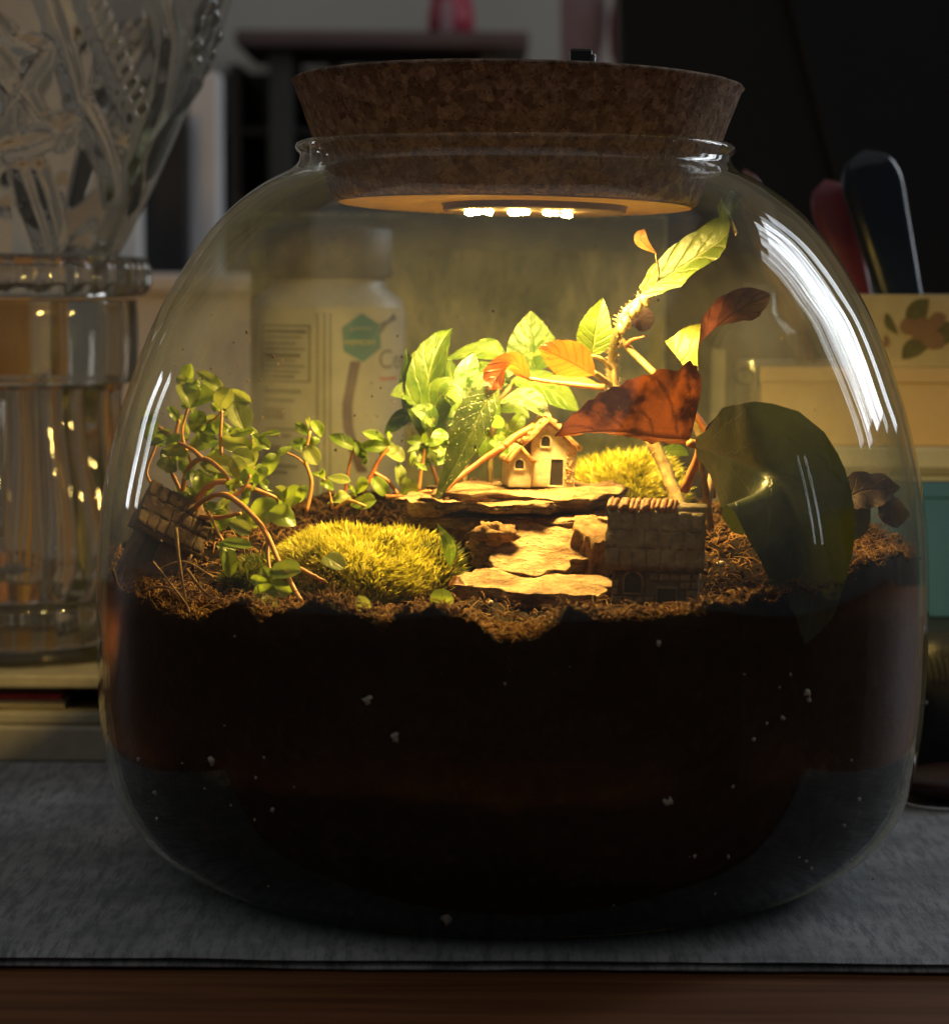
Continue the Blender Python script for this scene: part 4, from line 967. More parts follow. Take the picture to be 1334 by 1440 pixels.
stem(t3, [(916, 410, -.3), (926, 386, -.7), (922, 358, -1.1)], (1.6, 1.2), 'twig')
for i in range(7):
    t = .80 + .025 * i; p = Q[int(t * 120)]; o_ = Vector((rnd(-.15, .15), -.1, rnd(-.1, .1)))
    obj('bud', blob(p + o_, rnd(.10, .17), i, .5, 6, 8, (1, 1, 1.3)), MT['hair'], t3, smooth=True)

# --- big dark glossy leaf against the right-hand glass
t4 = thing('dark_leaf_plant', 'dark glossy plant with one huge leaf pressed against right glass', 'plant', tuple(at(1000, 740, -4)))
stem(t4, [(1000, 742, -3.8), (992, 690, -4.2), (984, 640, -4.8)], (5, 5), 'twig')
def wallY(px, py, r):
    Y = -8
    for _ in range(6): Y = -math.sqrt(max(0, r * r - at(px, py, Y).x ** 2))
    return Y
lw = [(1136, 790), (1142, 850), (1132, 905)]
P4 = [(978, 628, -5.2), (1034, 648, -6.6), (1092, 674, -7.9), (1122, 732, wallY(1122, 732, 11.2))] + [(px, py, wallY(px, py, 11.40)) for px, py in lw]
leaf(t4, P4, 196, 'glossdark', (.34, -.90, -.20), fold=(.02, .12), shape=lambda t: lerp_tab(t, [0, .05, .12, .24, .42, .66, .88, 1], [.14, .30, .76, 1.0, .95, .72, .34, .02]), ruffle=.07, k=51, nv=34, nu=8)
leaf(t4, [(1180, 708, -3.0), (1215, 690, -3.2), (1262, 690, -3.0)], 60, 'begonia_small', (0, -.8, .5), shape='ell', ruffle=.4, k=52, label='dark ruffled leaf behind the heap of soil')
leaf(t4, [(1190, 760, -3.2), (1205, 728, -3.2), (1222, 702, -3.2)], 42, 'glossdark', (.2, -.9, .3), shape='ovate', k=53)
leaf(t4, [(1262, 742, -2.4), (1252, 715, -2.4), (1232, 690, -2.4)], 40, 'begonia_small', (-.2, -.9, .3), shape='ovate', ruffle=.3, k=54)

# --- seedlings and fallen leaves at the front
s1 = thing('seedling', 'single round bright leaf seedling in soil before the lowest slab', 'seedling', tuple(at(622, 868, -9.6)))
leaf(s1, [(622, 858, -9.6), (621, 842, -9.7), (622, 828, -9.6)], 33, 'jade', (.1, -.95, .3), shape='round', fold=(.1, .1))
stem(s1, [(622, 880, -9.5), (623, 868, -9.5), (622, 856, -9.6)], (3, 2), 'hairy')
s2 = thing('seedling', 'two-leaved pale sprout in soil below the bright moss', 'seedling', tuple(at(515, 875, -9.8)))
leaf(s2, [(520, 868, -9.8), (510, 850, -9.9), (503, 838, -9.8)], 22, 'jade2', (-.2, -.9, .4), shape='ell')
leaf(s2, [(516, 862, -9.8), (526, 864, -9.9), (536, 872, -10)], 15, 'lime', (.2, -.8, .6), shape='ell')
stem(s2, [(514, 885, -9.7), (517, 872, -9.8), (518, 860, -9.8)], (3, 2), 'hairy')
s3 = thing('fallen_leaf', 'greyish round leaf lying on the front of bright moss', 'leaf', tuple(at(470, 790, -6.6)))
leaf(s3, [(456, 782, -6.5), (468, 788, -6.7), (484, 800, -6.8)], 30, 'jade2', (0, -.7, .7), shape='round', name='leaf_blade')
s4 = thing('fallen_leaf', 'thin green leaf standing in the dull moss tuft beside stones', 'leaf', tuple(at(628, 770, -5.2)))
leaf(s4, [(632, 796, -5.2), (630, 765, -5.3), (614, 735, -5.2)], 20, 'green', (.3, -.9, .3), shape='lance', name='leaf_blade')
s5 = thing('fallen_leaf', 'curled straw-coloured leaf chip on the soil by round seedling', 'leaf', tuple(at(640, 822, -8)))
leaf(s5, [(630, 824, -8.0), (641, 816, -8.1), (653, 822, -8.0)], 16, 'bract', (0, -.6, .8), shape='ell', name='leaf_blade')

# ------------------------------------------------------------------ crystal vase on its stand, left
sf = at_z(60, 1072, 0)                    # front foot of the stand
Yv = sf.y + 6.5
vx = at(18, 700, Yv).x
def vz(py): return at(18, py, Yv).z
def vr(px): return cm(px, Yv)
vase = thing('crystal_vase', 'tall cut crystal vase with beaded waist on the box at left', 'vase', (vx, Yv, vz(930)))
SEGV = 288
def flute(n, amp, p=1.0):
    return lambda r, z, a: r + amp * (abs(math.cos(a * n / 2)) ** p - .5)
def hollow(out, th, zfloor=None, segs=SEGV, mod=None, ztop=True):
    inn = [(max(.02, r - th), z) for r, z in out][::-1]
    prof = out + inn
    def md(r, z, a): return mod(r, z, a) if mod and r in rset else r
    rset = set(r for r, z in out)
    return lathe(prof, segs, (vx, Yv), md, closed=True)
def dense(pts, n): return [(p.x, p.z) for p in catmull([Vector((vr(r), 0, vz(y))) for r, y in pts], n)]
# foot and gadrooned band
obj('foot', lathe(dense([(0.01, 930), (170, 930), (178, 926), (180, 915), (176, 900), (150, 896), (0.01, 896)], 60), 128, (vx, Yv)), MT['crystal'], vase, smooth=True)
obj('gadroon_band', hollow(dense([(158, 895), (164, 886), (166, 862), (164, 840), (156, 832)], 20), vr(46), mod=lambda r, z, a: r + .10 * abs(math.sin(a * 15)) ** .6), MT['crystal'], vase, smooth=True)
obj('fluted_bell', hollow(dense([(152, 831), (168, 805), (180, 780), (176, 735), (167, 690), (156, 640), (148, 590), (146, 555), (150, 537)], 44), vr(30), mod=lambda r, z, a: r + .30 * abs(math.cos(a * 12)) ** .7 - .08 + .10 * math.cos(a * 6 + z * .6)), MT['crystal'], vase, smooth=True)
obj('neck', hollow(dense([(172, 536), (174, 500), (174, 450), (172, 420)], 16), vr(34), mod=lambda r, z, a: r + .22 * (abs(math.cos(a * 5)) ** .5 - .6)), MT['crystal'], vase, smooth=True)
obj('bead_ring', hollow(dense([(172, 417), (186, 413), (194, 400), (195, 387), (193, 372), (184, 362), (172, 359)], 26), vr(48), mod=lambda r, z, a: r + .22 * (abs(math.cos(a * 14)) ** .7 - .75)), MT['crystal'], vase, smooth=True)
up = [(150, 358), (163, 335), (176, 310), (205, 250), (232, 190), (262, 120), (290, 50), (312, -20), (330, -120), (340, -260)]
def upr(py):
    u = sorted((y, r) for r, y in up); return lerp_tab(py, [a for a, b in u], [b for a, b in u])
import numpy as np
def onbowl(px, py):
    """(angle, height) of the near face of the bowl at a pixel"""
    Y = Yv - 4
    for _ in range(6):
        p = at(px, py, Y); r = vr(upr(py)); Y = Yv - math.sqrt(max(0, r * r - (p.x - vx) ** 2))
    p = at(px, py, Y); return (math.atan2(p.y - Yv, p.x - vx), p.z)
oprof = dense(up, 130); NB = 560
ang = np.linspace(0, 2 * math.pi, NB, endpoint=False)[None, :]; rv = np.array([p[0] for p in oprof])[:, None]; zv = np.array([p[1] for p in oprof])[:, None]
rel = np.zeros((len(oprof), NB))
def ridge(P, w0, w1, amp, sharp=1.0):
    global rel
    for rep_ in range(3):
        da = rep_ * 2 * math.pi / 3
        for (a0, z0), (a1, z1) in zip(P[:-1], P[1:]):
            r0 = float(np.interp((z0 + z1) / 2, zv[:, 0], rv[:, 0]))
            u = ((ang - a0 - da + math.pi) % (2 * math.pi) - math.pi) * r0 + 0 * zv; w_ = zv - z0 + 0 * ang
            du = ((a1 - a0 + math.pi) % (2 * math.pi) - math.pi) * r0; dw = z1 - z0; L2 = du * du + dw * dw + 1e-9
            t = np.clip((u * du + w_ * dw) / L2, 0, 1)
            d = np.hypot(u - t * du, w_ - t * dw); wd = w0 + (w1 - w0) * t
            rel = np.maximum(rel, amp * np.clip(1 - d / wd, 0, 1) ** sharp)
for P in ([(-8, 70), (20, 115), (52, 165), (88, 195)], [(68, 68), (30, 120), (5, 165), (-20, 200)], [(-30, 240), (0, 215), (40, 205), (75, 190), (105, 172)], [(60, -20), (90, 70), (110, 140), (160, 275)], [(222, -10), (240, 60), (228, 140), (195, 230), (190, 290)], [(-5, 100), (12, 125), (25, 140), (40, 170)], [(285, 120), (255, 160), (225, 200), (205, 250)], [(30, 240), (45, 290), (62, 345)], [(52, 240), (70, 300), (80, 340)], [(-20, 20), (20, 60), (66, 70)]):
    ridge([onbowl(*p) for p in P], .42, .42, .22, .8)
for i in range(10):
    t = i / 9; cx_, cy_ = 122 + 68 * t, -5 + 165 * t
    for s_ in (-1, 1):
        ridge([onbowl(cx_ + s_ * 2, cy_ + 7), onbowl(cx_ + s_ * 13 + 3, cy_ - 12 + s_ * 5)], .30, .16, .26, .6)
for i in range(11):
    a_ = i / 11 * 2 * math.pi
    q = onbowl(293 + 14 * math.cos(a_), 55 + 48 * math.sin(a_)); ridge([q, (q[0], q[1] + .05)], .30, .30, .22, .6)
rel -= .06 * (1 - np.abs(np.cos(ang * 8)) ** .6)
bv = []; bf_ = []
no = len(oprof)
for i in range(no):
    for k in range(NB):
        a = 2 * math.pi * k / NB; r = oprof[i][0] + rel[i, k]; bv.append(Vector((vx + r * math.cos(a), Yv + r * math.sin(a), oprof[i][1])))
for i in range(no - 1, -1, -1):
    for k in range(NB):
        a = 2 * math.pi * k / NB; r = oprof[i][0] - vr(24); bv.append(Vector((vx + r * math.cos(a), Yv + r * math.sin(a), oprof[i][1])))
for i in range(2 * no):
    j = (i + 1) % (2 * no)
    for k in range(NB):
        k2 = (k + 1) % NB; bf_.append((i * NB + k, i * NB + k2, j * NB + k2, j * NB + k))
bowl = obj('bowl', (bv, bf_), MT['crystal'], vase, smooth=True)

# low box the vase stands on
MT['cream_paint'] = simple('aged_cream_paint', (.46, .42, .31), (.38, .34, .24), .55, 1.2, .15)
MT['cavity'] = simple('hollow_shade', (.020, .020, .016), (.014, .014, .012), .9, 3, .1)  # near-black colour paints in the shade of the box's hollow
MT['red_paper'] = simple('red_paper', (.42, .03, .03), (.30, .02, .025), .5, 2, .1)
MT['grey_card'] = simple('grey_card', (.16, .15, .13), (.12, .115, .10), .7, 2, .1)
xl, xr = at(-140, 1072, sf.y).x, at(171, 1072, sf.y).x
zz = lambda py: at(60, py, sf.y).z
st = thing('display_box', 'low cream painted open-fronted box carrying the crystal vase', 'box', (vx, sf.y, 0))
obj('base_board', box(xl, xr, sf.y, sf.y + 13, 0, zz(1022), .12), MT['cream_paint'], st)
obj('floor_ledge', box(xl, xr - .15, sf.y + .25, sf.y + 13, zz(1021), zz(1004), .1), MT['cream_paint'], st)
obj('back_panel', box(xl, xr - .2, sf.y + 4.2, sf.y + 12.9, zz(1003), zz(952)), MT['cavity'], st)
top_z = vz(930) - .03
obj('top_board', box(xl, xr - .1, sf.y + .2, sf.y + 13, zz(951), top_z, .1), MT['cream_paint'], st)
for x0_, x1_ in ((xr - .9, xr - .25),):
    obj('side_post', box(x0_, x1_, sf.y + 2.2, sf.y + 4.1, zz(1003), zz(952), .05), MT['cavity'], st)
bk = thing('booklet', 'grey booklet with red edges lying inside the open-fronted box', 'book', tuple(at(20, 1000, sf.y + 1.5)))
bx0, bx1 = xl + .3, at(92, 1000, sf.y + 1.2).x
obj('cover', box(bx0, bx1, sf.y + 1.0, sf.y + 4.0, zz(1003) + .02, zz(991), .04), MT['cream_paint'], bk)
obj('red_band', box(bx0, bx1 - .1, sf.y + .9, sf.y + 4.0, zz(990), zz(981), .04), MT['red_paper'], bk)
obj('page_block', box(bx0, bx1 - .2, sf.y + 1.1, sf.y + 4.0, zz(980), zz(961), .04), MT['grey_card'], bk)
obj('top_band', box(bx0, bx1 - .1, sf.y + 1.0, sf.y + 4.0, zz(960), zz(955), .03), MT['red_paper'], bk)

# ------------------------------------------------------------------ things behind the jar
# text helper: mesh from a font curve, bent round a cylinder or left flat
def text_geo(s_, size, cyl=None, center=(0, 0, 0), ang0=0.0, squash=1.0, ext=.0):
    cu = bpy.data.curves.new('lettering', 'FONT'); cu.body = s_; cu.size = 1; cu.align_x = 'CENTER'; cu.align_y = 'CENTER'; cu.resolution_u = 4
    ob = bpy.data.objects.new('lettering', cu); C.objects.link(ob)
    dg = bpy.context.evaluated_depsgraph_get(); me = bpy.data.meshes.new_from_object(ob.evaluated_get(dg))
    v = [Vector((p.co.x * size * squash, p.co.y * size, 0)) for p in me.vertices]; f = [list(p.vertices) for p in me.polygons]
    bpy.data.objects.remove(ob); bpy.data.curves.remove(cu); bpy.data.meshes.remove(me)
    out = []
    for p in v:
        if cyl:
            a = ang0 + p.x / cyl
            out.append(Vector((center[0] + cyl * math.sin(a), center[1] - cyl * math.cos(a), center[2] + p.y)))
        else: out.append(Vector((center[0] + p.x, center[1], center[2] + p.y)))
    return (out, f)
def cyl_patch(cx, cy_, r, a0, a1, z0, z1, n=16, thick=.015):
    v = []; f = []
    for i in range(n + 1):
        a = a0 + (a1 - a0) * i / n
        for z in (z0, z1): v.append(Vector((cx + r * math.sin(a), cy_ - r * math.cos(a), z)))
    for i in range(n): f.append((2 * i, 2 * i + 2, 2 * i + 3, 2 * i + 1))
    return (v, f)
def cyl_poly(cx, cy_, r, pts):
    """polygon fan given in (angle, z)"""
    c = (sum(p[0] for p in pts) / len(pts), sum(p[1] for p in pts) / len(pts))
    P = [c] + list(pts); v = [Vector((cx + r * math.sin(a), cy_ - r * math.cos(a), z)) for a, z in P]
    n = len(pts); return (v, [(0, 1 + i, 1 + (i + 1) % n) for i in range(n)])
Yb = 19.0
bc = at(462, 560, Yb); br = cm(110, Yb - 2)
MT['white_plastic'] = simple('white_bottle_plastic', (.36, .35, .325), (.32, .31, .29), .4, 1, 0)
MT['label_paper'] = simple('label_paper', (.42, .395, .34), (.37, .35, .30), .5, .8, 0)
MT['ink'] = simple('dark_ink', (.05, .05, .05), (.07, .07, .07), .5, 3, 0)
MT['teal_ink'] = simple('teal_ink', (.008, .17, .19), (.012, .15, .17), .4, 3, 0)
MT['yellow_ink'] = simple('yellow_ink', (.62, .56, .06), (.55, .50, .06), .4, 3, 0)
MT['wine_ink'] = simple('wine_ink', (.045, .005, .012), (.07, .008, .018), .4, 3, 0)
MT['red_ink'] = simple('red_ink', (.45, .06, .08), (.4, .05, .07), .4, 3, 0)
MT['grey_print'] = simple('grey_print', (.17, .16, .14), (.14, .13, .12), .5, 3, 0)
bot = thing('supplement_bottle', 'white plastic supplement bottle with a teal badge behind the jar', 'bottle', (bc.x, Yb, 0))
ztop = at(462, 402, Yb).z
z_ = lambda py: at(462, py, Yb - br).z
obj('bottle_body', lathe([(0, .0), (br - .3, 0), (br, .25), (br, ztop - 1.0), (br - .12, ztop - .5), (br - .7, ztop - .05), (br * .74, ztop + .15), (br * .70, ztop + .5), (0, ztop + .5)], 96, (bc.x, Yb)), MT['white_plastic'], bot, smooth=True)
capz = ztop + .28
obj('cap', lathe([(0, capz), (br * .80, capz), (br * .82, capz + .1), (br * .82, capz + 1.7), (br * .78, capz + 1.85), (0, capz + 1.88)], 120, (bc.x, Yb), lambda r, z, a: r + (.035 * math.cos(a * 50) if r > br * .8 else 0)), simple('olive_cap', (.12, .11, .075), (.09, .085, .06), .5, 2, 0), bot, smooth=True)
lab = obj('label', cyl_patch(bc.x, Yb, br + .012, -1.35, 1.35, z_(800), z_(432), 40), MT['label_paper'], bot, smooth=True)
A_ = lambda px: math.asin(max(-1, min(1, (at(px, 500, Yb - br * .8).x - bc.x) / br)))
def patch(nm, px0, px1, py0, py1, mat_, lift=.02):
    return obj(nm, cyl_patch(bc.x, Yb, br + .012 + lift, A_(px0), A_(px1), z_(py1), z_(py0), 8), MT[mat_], lab, smooth=True)
patch('facts_frame', 367, 438, 457, 538, 'ink', .008)
patch('facts_panel', 369.5, 435, 460, 536, 'label_paper', .014)
for i, py in enumerate((464, 473, 482, 490, 498, 506, 514, 522, 529)):
    patch('print_line', 372, 432 - (i * 7) % 20, py, py + (5 if i in (0, 4) else 3), 'ink' if i in (0, 4, 8) else 'grey_print', .02)
for i, (a, b, py, h_) in enumerate(((372, 425, 548, 6), (372, 415, 562, 4), (370, 400, 575, 16), (372, 420, 603, 4), (372, 410, 612, 4), (370, 396, 628, 18), (372, 420, 655, 4), (372, 405, 664, 4))): patch('print_line', a, b, py, py + h_, 'grey_print', .012)
for px in (446, 456, 464): patch('side_stripe', px, px + 3, 440, 780, 'grey_print', .008)
hx = []
for (px, py) in ((508, 440), (532, 456), (534, 490), (510, 509), (484, 494), (481, 460)): hx.append((A_(px), z_(py)))
bd = obj('badge', cyl_poly(bc.x, Yb, br + .05, hx[::-1]), MT['teal_ink'], lab, smooth=True)
obj('lettering', text_geo('MEMORY', .28, br + .065, (bc.x, Yb, z_(482)), A_(507), 1.05), MT['yellow_ink'], bd)
obj('lettering', text_geo('SUPPORTS', .17, br + .065, (bc.x, Yb, z_(462)), A_(507), 1.0), MT['label_paper'], bd)
rib = [(500, 508), (494, 540), (489, 570), (490, 600), (497, 630), (510, 665)]
gp = G()
for i in range(len(rib) - 1):
    (x0, y0), (x1, y1) = rib[i], rib[i + 1]
    gp.add(cyl_poly(bc.x, Yb, br + .035, [(A_(x0 - 7), z_(y0)), (A_(x1 - 7), z_(y1)), (A_(x1 + 7), z_(y1)), (A_(x0 + 7), z_(y0))]))
obj('wine_ribbon', gp.geo(), MT['wine_ink'], lab, smooth=True)
obj('dark_stroke', cyl_poly(bc.x, Yb, br + .03, [(A_(533), z_(470)), (A_(555), z_(448)), (A_(552), z_(440)), (A_(533), z_(455))]), MT['ink'], lab)
obj('lettering', text_geo('Cen', .98, br + .03, (bc.x, Yb, z_(507)), A_(553), 1.1), MT['ink'], lab)
patch('red_rule', 533, 556, 531, 535, 'red_ink', .02)

# green printed carton
Yg = 24.5
m = M('green_print'); vg = m.mapped((1.4, 1, .5)); n1 = m.noise(.42, 7, vg, .65, .8); n2 = m.noise(2.2, 5, vg, .6)
cg = m.ramp(n1, [(.30, (.055, .075, .022)), (.44, (.20, .22, .075)), (.56, (.44, .40, .17)), (.70, (.66, .58, .28))])
cg = m.mix(m.ramp(n2, [(.55, (0, 0, 0)), (.7, (.7, .7, .7))]), cg, (.075, .095, .03)); m.set(base=cg, rough=.55); MT['green_print'] = m.m
gl_, gr_ = at(352, 500, Yg), at(935, 500, Yg)
ctn = thing('printed_carton', 'large carton printed with mottled olive and green foliage', 'carton', ((gl_.x + gr_.x) / 2, Yg, 0))
obj('carton_body', box(gl_.x, gr_.x, Yg, Yg + 7, 0, at(640, 300, Yg).z, .1), MT['green_print'], ctn)
obj('carton_flap', box(gl_.x + .2, gr_.x - .2, Yg - .06, Yg - .01, at(640, 352, Yg).z, at(640, 306, Yg).z, .0), simple('dull_green_flap', (.25, .26, .15), (.17, .18, .10), .6, .6, 0), ctn)
obj('print_band', prism([(at(835, 440, Yg).x, at(835, 440, Yg).z), (at(812, 420, Yg).x, at(812, 440, Yg).z), (at(796, 355, Yg).x, at(796, 355, Yg).z), (at(812, 352, Yg).x, at(812, 352, Yg).z)][::-1], Yg - .03, Yg - .005), simple('green_ink', (.13, .14, .03), (.10, .11, .03), .5, 2, 0), ctn)

# small clear bottle at the right
Yr = 19.5
rc = at(1066, 560, Yr); rr0 = cm(68, Yr)
zs = lambda py: at(1066, py, Yr).z
cb2 = thing('glass_bottle', 'clear glass bottle with grey lettering behind the right plant', 'bottle', (rc.x, Yr, 0))
pf = [(0, .05), (rr0 - .2, 0), (rr0, .2), (rr0, zs(520)), (rr0 * .96, zs(490)), (rr0 * .80, zs(464)), (rr0 * .5, zs(446)), (rr0 * .36, zs(438)), (rr0 * .33, zs(400)), (rr0 * .28, zs(400)), (rr0 * .31, zs(440)), (rr0 * .7, zs(468)), (rr0 * .88, zs(500)), (rr0 * .92, zs(530)), (rr0 * .92, .4), (0, .5)]
bb = obj('bottle_body', lathe(pf, 96, (rc.x, Yr)), MT['bottle_glass'], cb2, smooth=True)
obj('lettering', text_geo('ORS', .95, rr0 + .02, (rc.x, Yr, zs(529)), -.12, 1.0), MT['ink'], bb)
obj('side_label', cyl_patch(rc.x, Yr, rr0 + .015, -1.35, -.85, 1, zs(490), 8), MT['label_paper'], cb2, smooth=True)

# boxes stacked at the right
Ys = 17.5
def X_(px, Y=Ys): return at(px, 700, Y).x
def Z_(py, Y=Ys): return at(1270, py, Y).z
MT['teal_card'] = simple('teal_card', (.06, .19, .42), (.05, .165, .37), .5, .5, .05)
MT['pale_card'] = simple('pale_grey_card', (.52, .52, .46), (.46, .46, .41), .6, .5, .05)
m = M('beige_card'); wb = m.node('ShaderNodeTexWave', {'Vector': m.mapped((1, 1, 1)), 'Scale': 3.0, 'Distortion': .4}).outputs[0]
m.set(base=m.mix(m.math('MULTIPLY', wb, .25), m.ramp(m.noise(.4, 4), [(.3, (.66, .48, .26)), (.7, (.74, .56, .33))]), (.54, .38, .20)), rough=.7); MT['beige_card'] = m.m
m = M('parchment'); m.set(base=m.ramp(m.noise(.9, 6), [(.3, (.50, .42, .24)), (.7, (.64, .56, .35))]), rough=.7); MT['parchment'] = m.m
zt0, zt1, zp1, zb1, zf1 = Z_(866), Z_(678), Z_(628), Z_(517), Z_(414)
bc_ = thing('leather_case', 'black stitched leather case at the bottom of right-hand stack', 'case', (X_(1300), Ys, 0))
obj('case_body', box(X_(1262), X_(1520), Ys - 4.4, Ys + 9, 0, zt0 - .03, .9, 5), simple('black_leather', (.014, .015, .016), (.02, .021, .022), .42, 3, .5, .05), bc_, smooth=True)
for k in range(9):
    px = 1303 + k * 9
    obj('stitch', tube([Vector((X_(px, Ys - 4), Ys - 4.3, zt0 - .75)), Vector((X_(px + 4, Ys - 4), Ys - 4.46, zt0 - 1.1)), Vector((X_(px + 10, Ys - 4), Ys - 4.46, zt0 - 1.8))], .017, 5, 6), simple('grey_thread', (.12, .13, .13), (.1, .1, .1), .6, 3, 0) if k == 0 else bpy.data.materials['grey_thread'], bc_, smooth=True)
obj('zip_pull', box(X_(1296, Ys - 4.5), X_(1310, Ys - 4.5), Ys - 4.6, Ys - 4.45, Z_(990, Ys - 4.5), Z_(985, Ys - 4.5), .02), MT['steel'], bc_)
tb = thing('teal_box', 'teal cardboard box in right-hand stack, on the black case', 'box', (X_(1300), Ys, zt0))
obj('box_body', box(X_(1120), X_(1520), Ys - .3, Ys + 9, zt0, zt1 - .55, .05), MT['teal_card'], tb)
obj('box_lid', box(X_(1119), X_(1521), Ys - .38, Ys + 9.1, zt1 - .54, zt1, .06), MT['teal_card'], tb)
pb = thing('pale_box', 'thin pale grey box between the teal box and beige box', 'box', (X_(1300), Ys, zt1))
obj('box_body', box(X_(1085), X_(1520), Ys - .1, Ys + 9, zt1 + .01, zp1, .12), MT['pale_card'], pb)
obj('box_rim', box(X_(1090), X_(1520), Ys - .2, Ys + 9.1, zt1 + .25, zt1 + .55, .04), simple('olive_trim', (.26, .25, .19), (.22, .21, .16), .6, 1, 0), pb)
eb = thing('beige_box', 'plain tan card box under the flower-printed caddy', 'box', (X_(1300), Ys, zp1))
obj('box_body', box(X_(1068), X_(1520), Ys + .2, Ys + 8.6, zp1 + .01, zb1 - .02, .05), MT['beige_card'], eb)
obj('box_lid', box(X_(1066), X_(1522), Ys + .1, Ys + 8.7, zb1 - .55, zb1, .05), MT['beige_card'], eb)
fb = thing('flower_caddy', 'open caddy printed with a flower, holding long handles', 'caddy', (X_(1300), Ys, zb1))
xa, xb2 = X_(1206), X_(1460)
for nm, b_ in (('front_panel', (xa, xb2, Ys + .3, Ys + .55, zb1 + .01, zf1)), ('side_panel', (xa, xa + .25, Ys + .56, Ys + 7.0, zb1 + .01, zf1)), ('back_panel', (xa, xb2, Ys + 7.01, Ys + 7.2, zb1 + .01, zf1)), ('floor_panel', (xa + .26, xb2, Ys + .56, Ys + 7.0, zb1 + .02, zb1 + .15))):
    fp = obj(nm, box(*b_, .03), MT['parchment'], fb)
    if nm == 'front_panel': front = fp
Yf = Ys + .27
P2 = lambda px, py: at(px, py, Yf)
MT['print_green'] = simple('print_green', (.16, .15, .065), (.11, .11, .05), .7, 2, 0)
MT['print_pink'] = simple('print_pink', (.30, .18, .11), (.24, .15, .09), .7, 2, 0)
for k, (pts, w_, mm) in enumerate([([(1268, 505), (1285, 488), (1308, 484)], 26, 'print_green'), ([(1285, 470), (1288, 440), (1305, 420)], 30, 'print_green'), ([(1300, 470), (1325, 468), (1345, 455)], 34, 'print_green'), ([(1262, 470), (1250, 455), (1246, 440)], 12, 'print_green'), ([(1284, 478), (1296, 460), (1300, 445)], 34, 'print_pink'), ([(1294, 480), (1312, 478), (1326, 488)], 28, 'print_pink'), ([(1290, 470), (1276, 458), (1270, 448)], 24, 'print_pink'), ([(1300, 470), (1318, 450), (1330, 445)], 22, 'print_pink'), ([(1240, 490), (1246, 480), (1244, 470)], 8, 'print_pink')]):
    Pp = [at(px, py, Yf - .004 * k) for px, py in pts]
    obj('printed_petal' if mm == 'print_pink' else 'printed_leaf', leaf_geo(Pp, cm(w_, Yf), (0, -1, 0), fold=(0, 0), nv=8, nu=2, shape='ell'), MT[mm], front)
# long handles standing in the caddy
def handle(label, P0, P1, wpx, Y0, mat_, thick=.5):
    a, b = at(P0[0], P0[1], Y0), at(P1[0], P1[1], Y0 + .6)
    d = (b - a); L = d.length; d.normalize(); s_ = d.cross(Vector((0, 1, 0))).normalized(); nrm = s_.cross(d)
    w_ = cm(wpx, Y0) / 2; v = []; f = []
    n = 22; seg = 16
    for i in range(n + 1):
        t = i / n; tt = 1 - t
        wv = w_ * (.52 + .48 * t) * (1 if t < .8 else math.sqrt(max(0.002, 1 - ((t - .8) / .2) ** 2)))
        for j in range(seg):
            an = 2 * math.pi * j / seg; cx_, sx_ = math.cos(an), math.sin(an)
            v.append(a + d * (L * t) + s_ * (wv * math.copysign(abs(cx_) ** .7, cx_)) + nrm * (thick * .5 * min(1, wv / w_ * 1.6) * math.copysign(abs(sx_) ** .7, sx_)))
    for i in range(n):
        for j in range(seg):
            j2 = (j + 1) % seg; f.append((i * seg + j, i * seg + j2, (i + 1) * seg + j2, (i + 1) * seg + j))
    f.append(list(range(seg))[::-1]); f.append([n * seg + j for j in range(seg)])
    o = obj('brush_handle', (v, f), mat_, smooth=True); return tag(o, label, 'brush handle', 'handles standing in the caddy')
handle('wide navy blue handle with a shiny right edge in caddy', (1285, 500), (1214, 210), 96, Ys + 2.6, simple('navy_plastic', (.010, .018, .032), (.012, .02, .036), .22, 2, 0), .9)
handle('short dark pink handle left of the navy one in caddy', (1226, 500), (1160, 252), 66, Ys + 4.4, simple('pink_plastic', (.23, .045, .065), (.20, .04, .06), .4, 2, 0), .7)
handle('brownish pink handle just over the jar shoulder', (1150, 560), (1046, 238), 44, Ys + 6.0, simple('rose_plastic', (.25, .10, .08), (.22, .09, .075), .4, 2, 0), .6)
# spectacle case on the mat at far right
gc = at_z(1325, 1140, 0)
gcase = thing('spectacle_case', 'dark red-brown spectacle case lying on mat at right edge', 'case', (gc.x + .6, gc.y, 0))
obj('case_shell', blob((gc.x + 1.0, gc.y + 1.6, .62), 1.0, 3, .04, 14, 22, (2.4, 1.6, .62)), simple('maroon_leather', (.055, .016, .012), (.04, .012, .01), .35, 2, .2), gcase, smooth=True)
obj('metal_rim', tube([(gc.x - 1.45, gc.y + 1.0, .34), (gc.x - 1.0, gc.y + .2, .12), (gc.x + .1, gc.y - .1, .06), (gc.x + 1.4, gc.y, .08)], .05, 6), MT['steel'], gcase, smooth=True)

# ------------------------------------------------------------------ far background
def slabbox(nm, label, cat, px0, px1, py0, py1, Y, depth, mat_, bw=.2):
    a, b = at(px0, py1, Y), at(px1, py0, Y)
    o = obj(nm, box(a.x, b.x, Y, Y + depth, a.z, b.z, bw), mat_); return tag(o, label, cat)
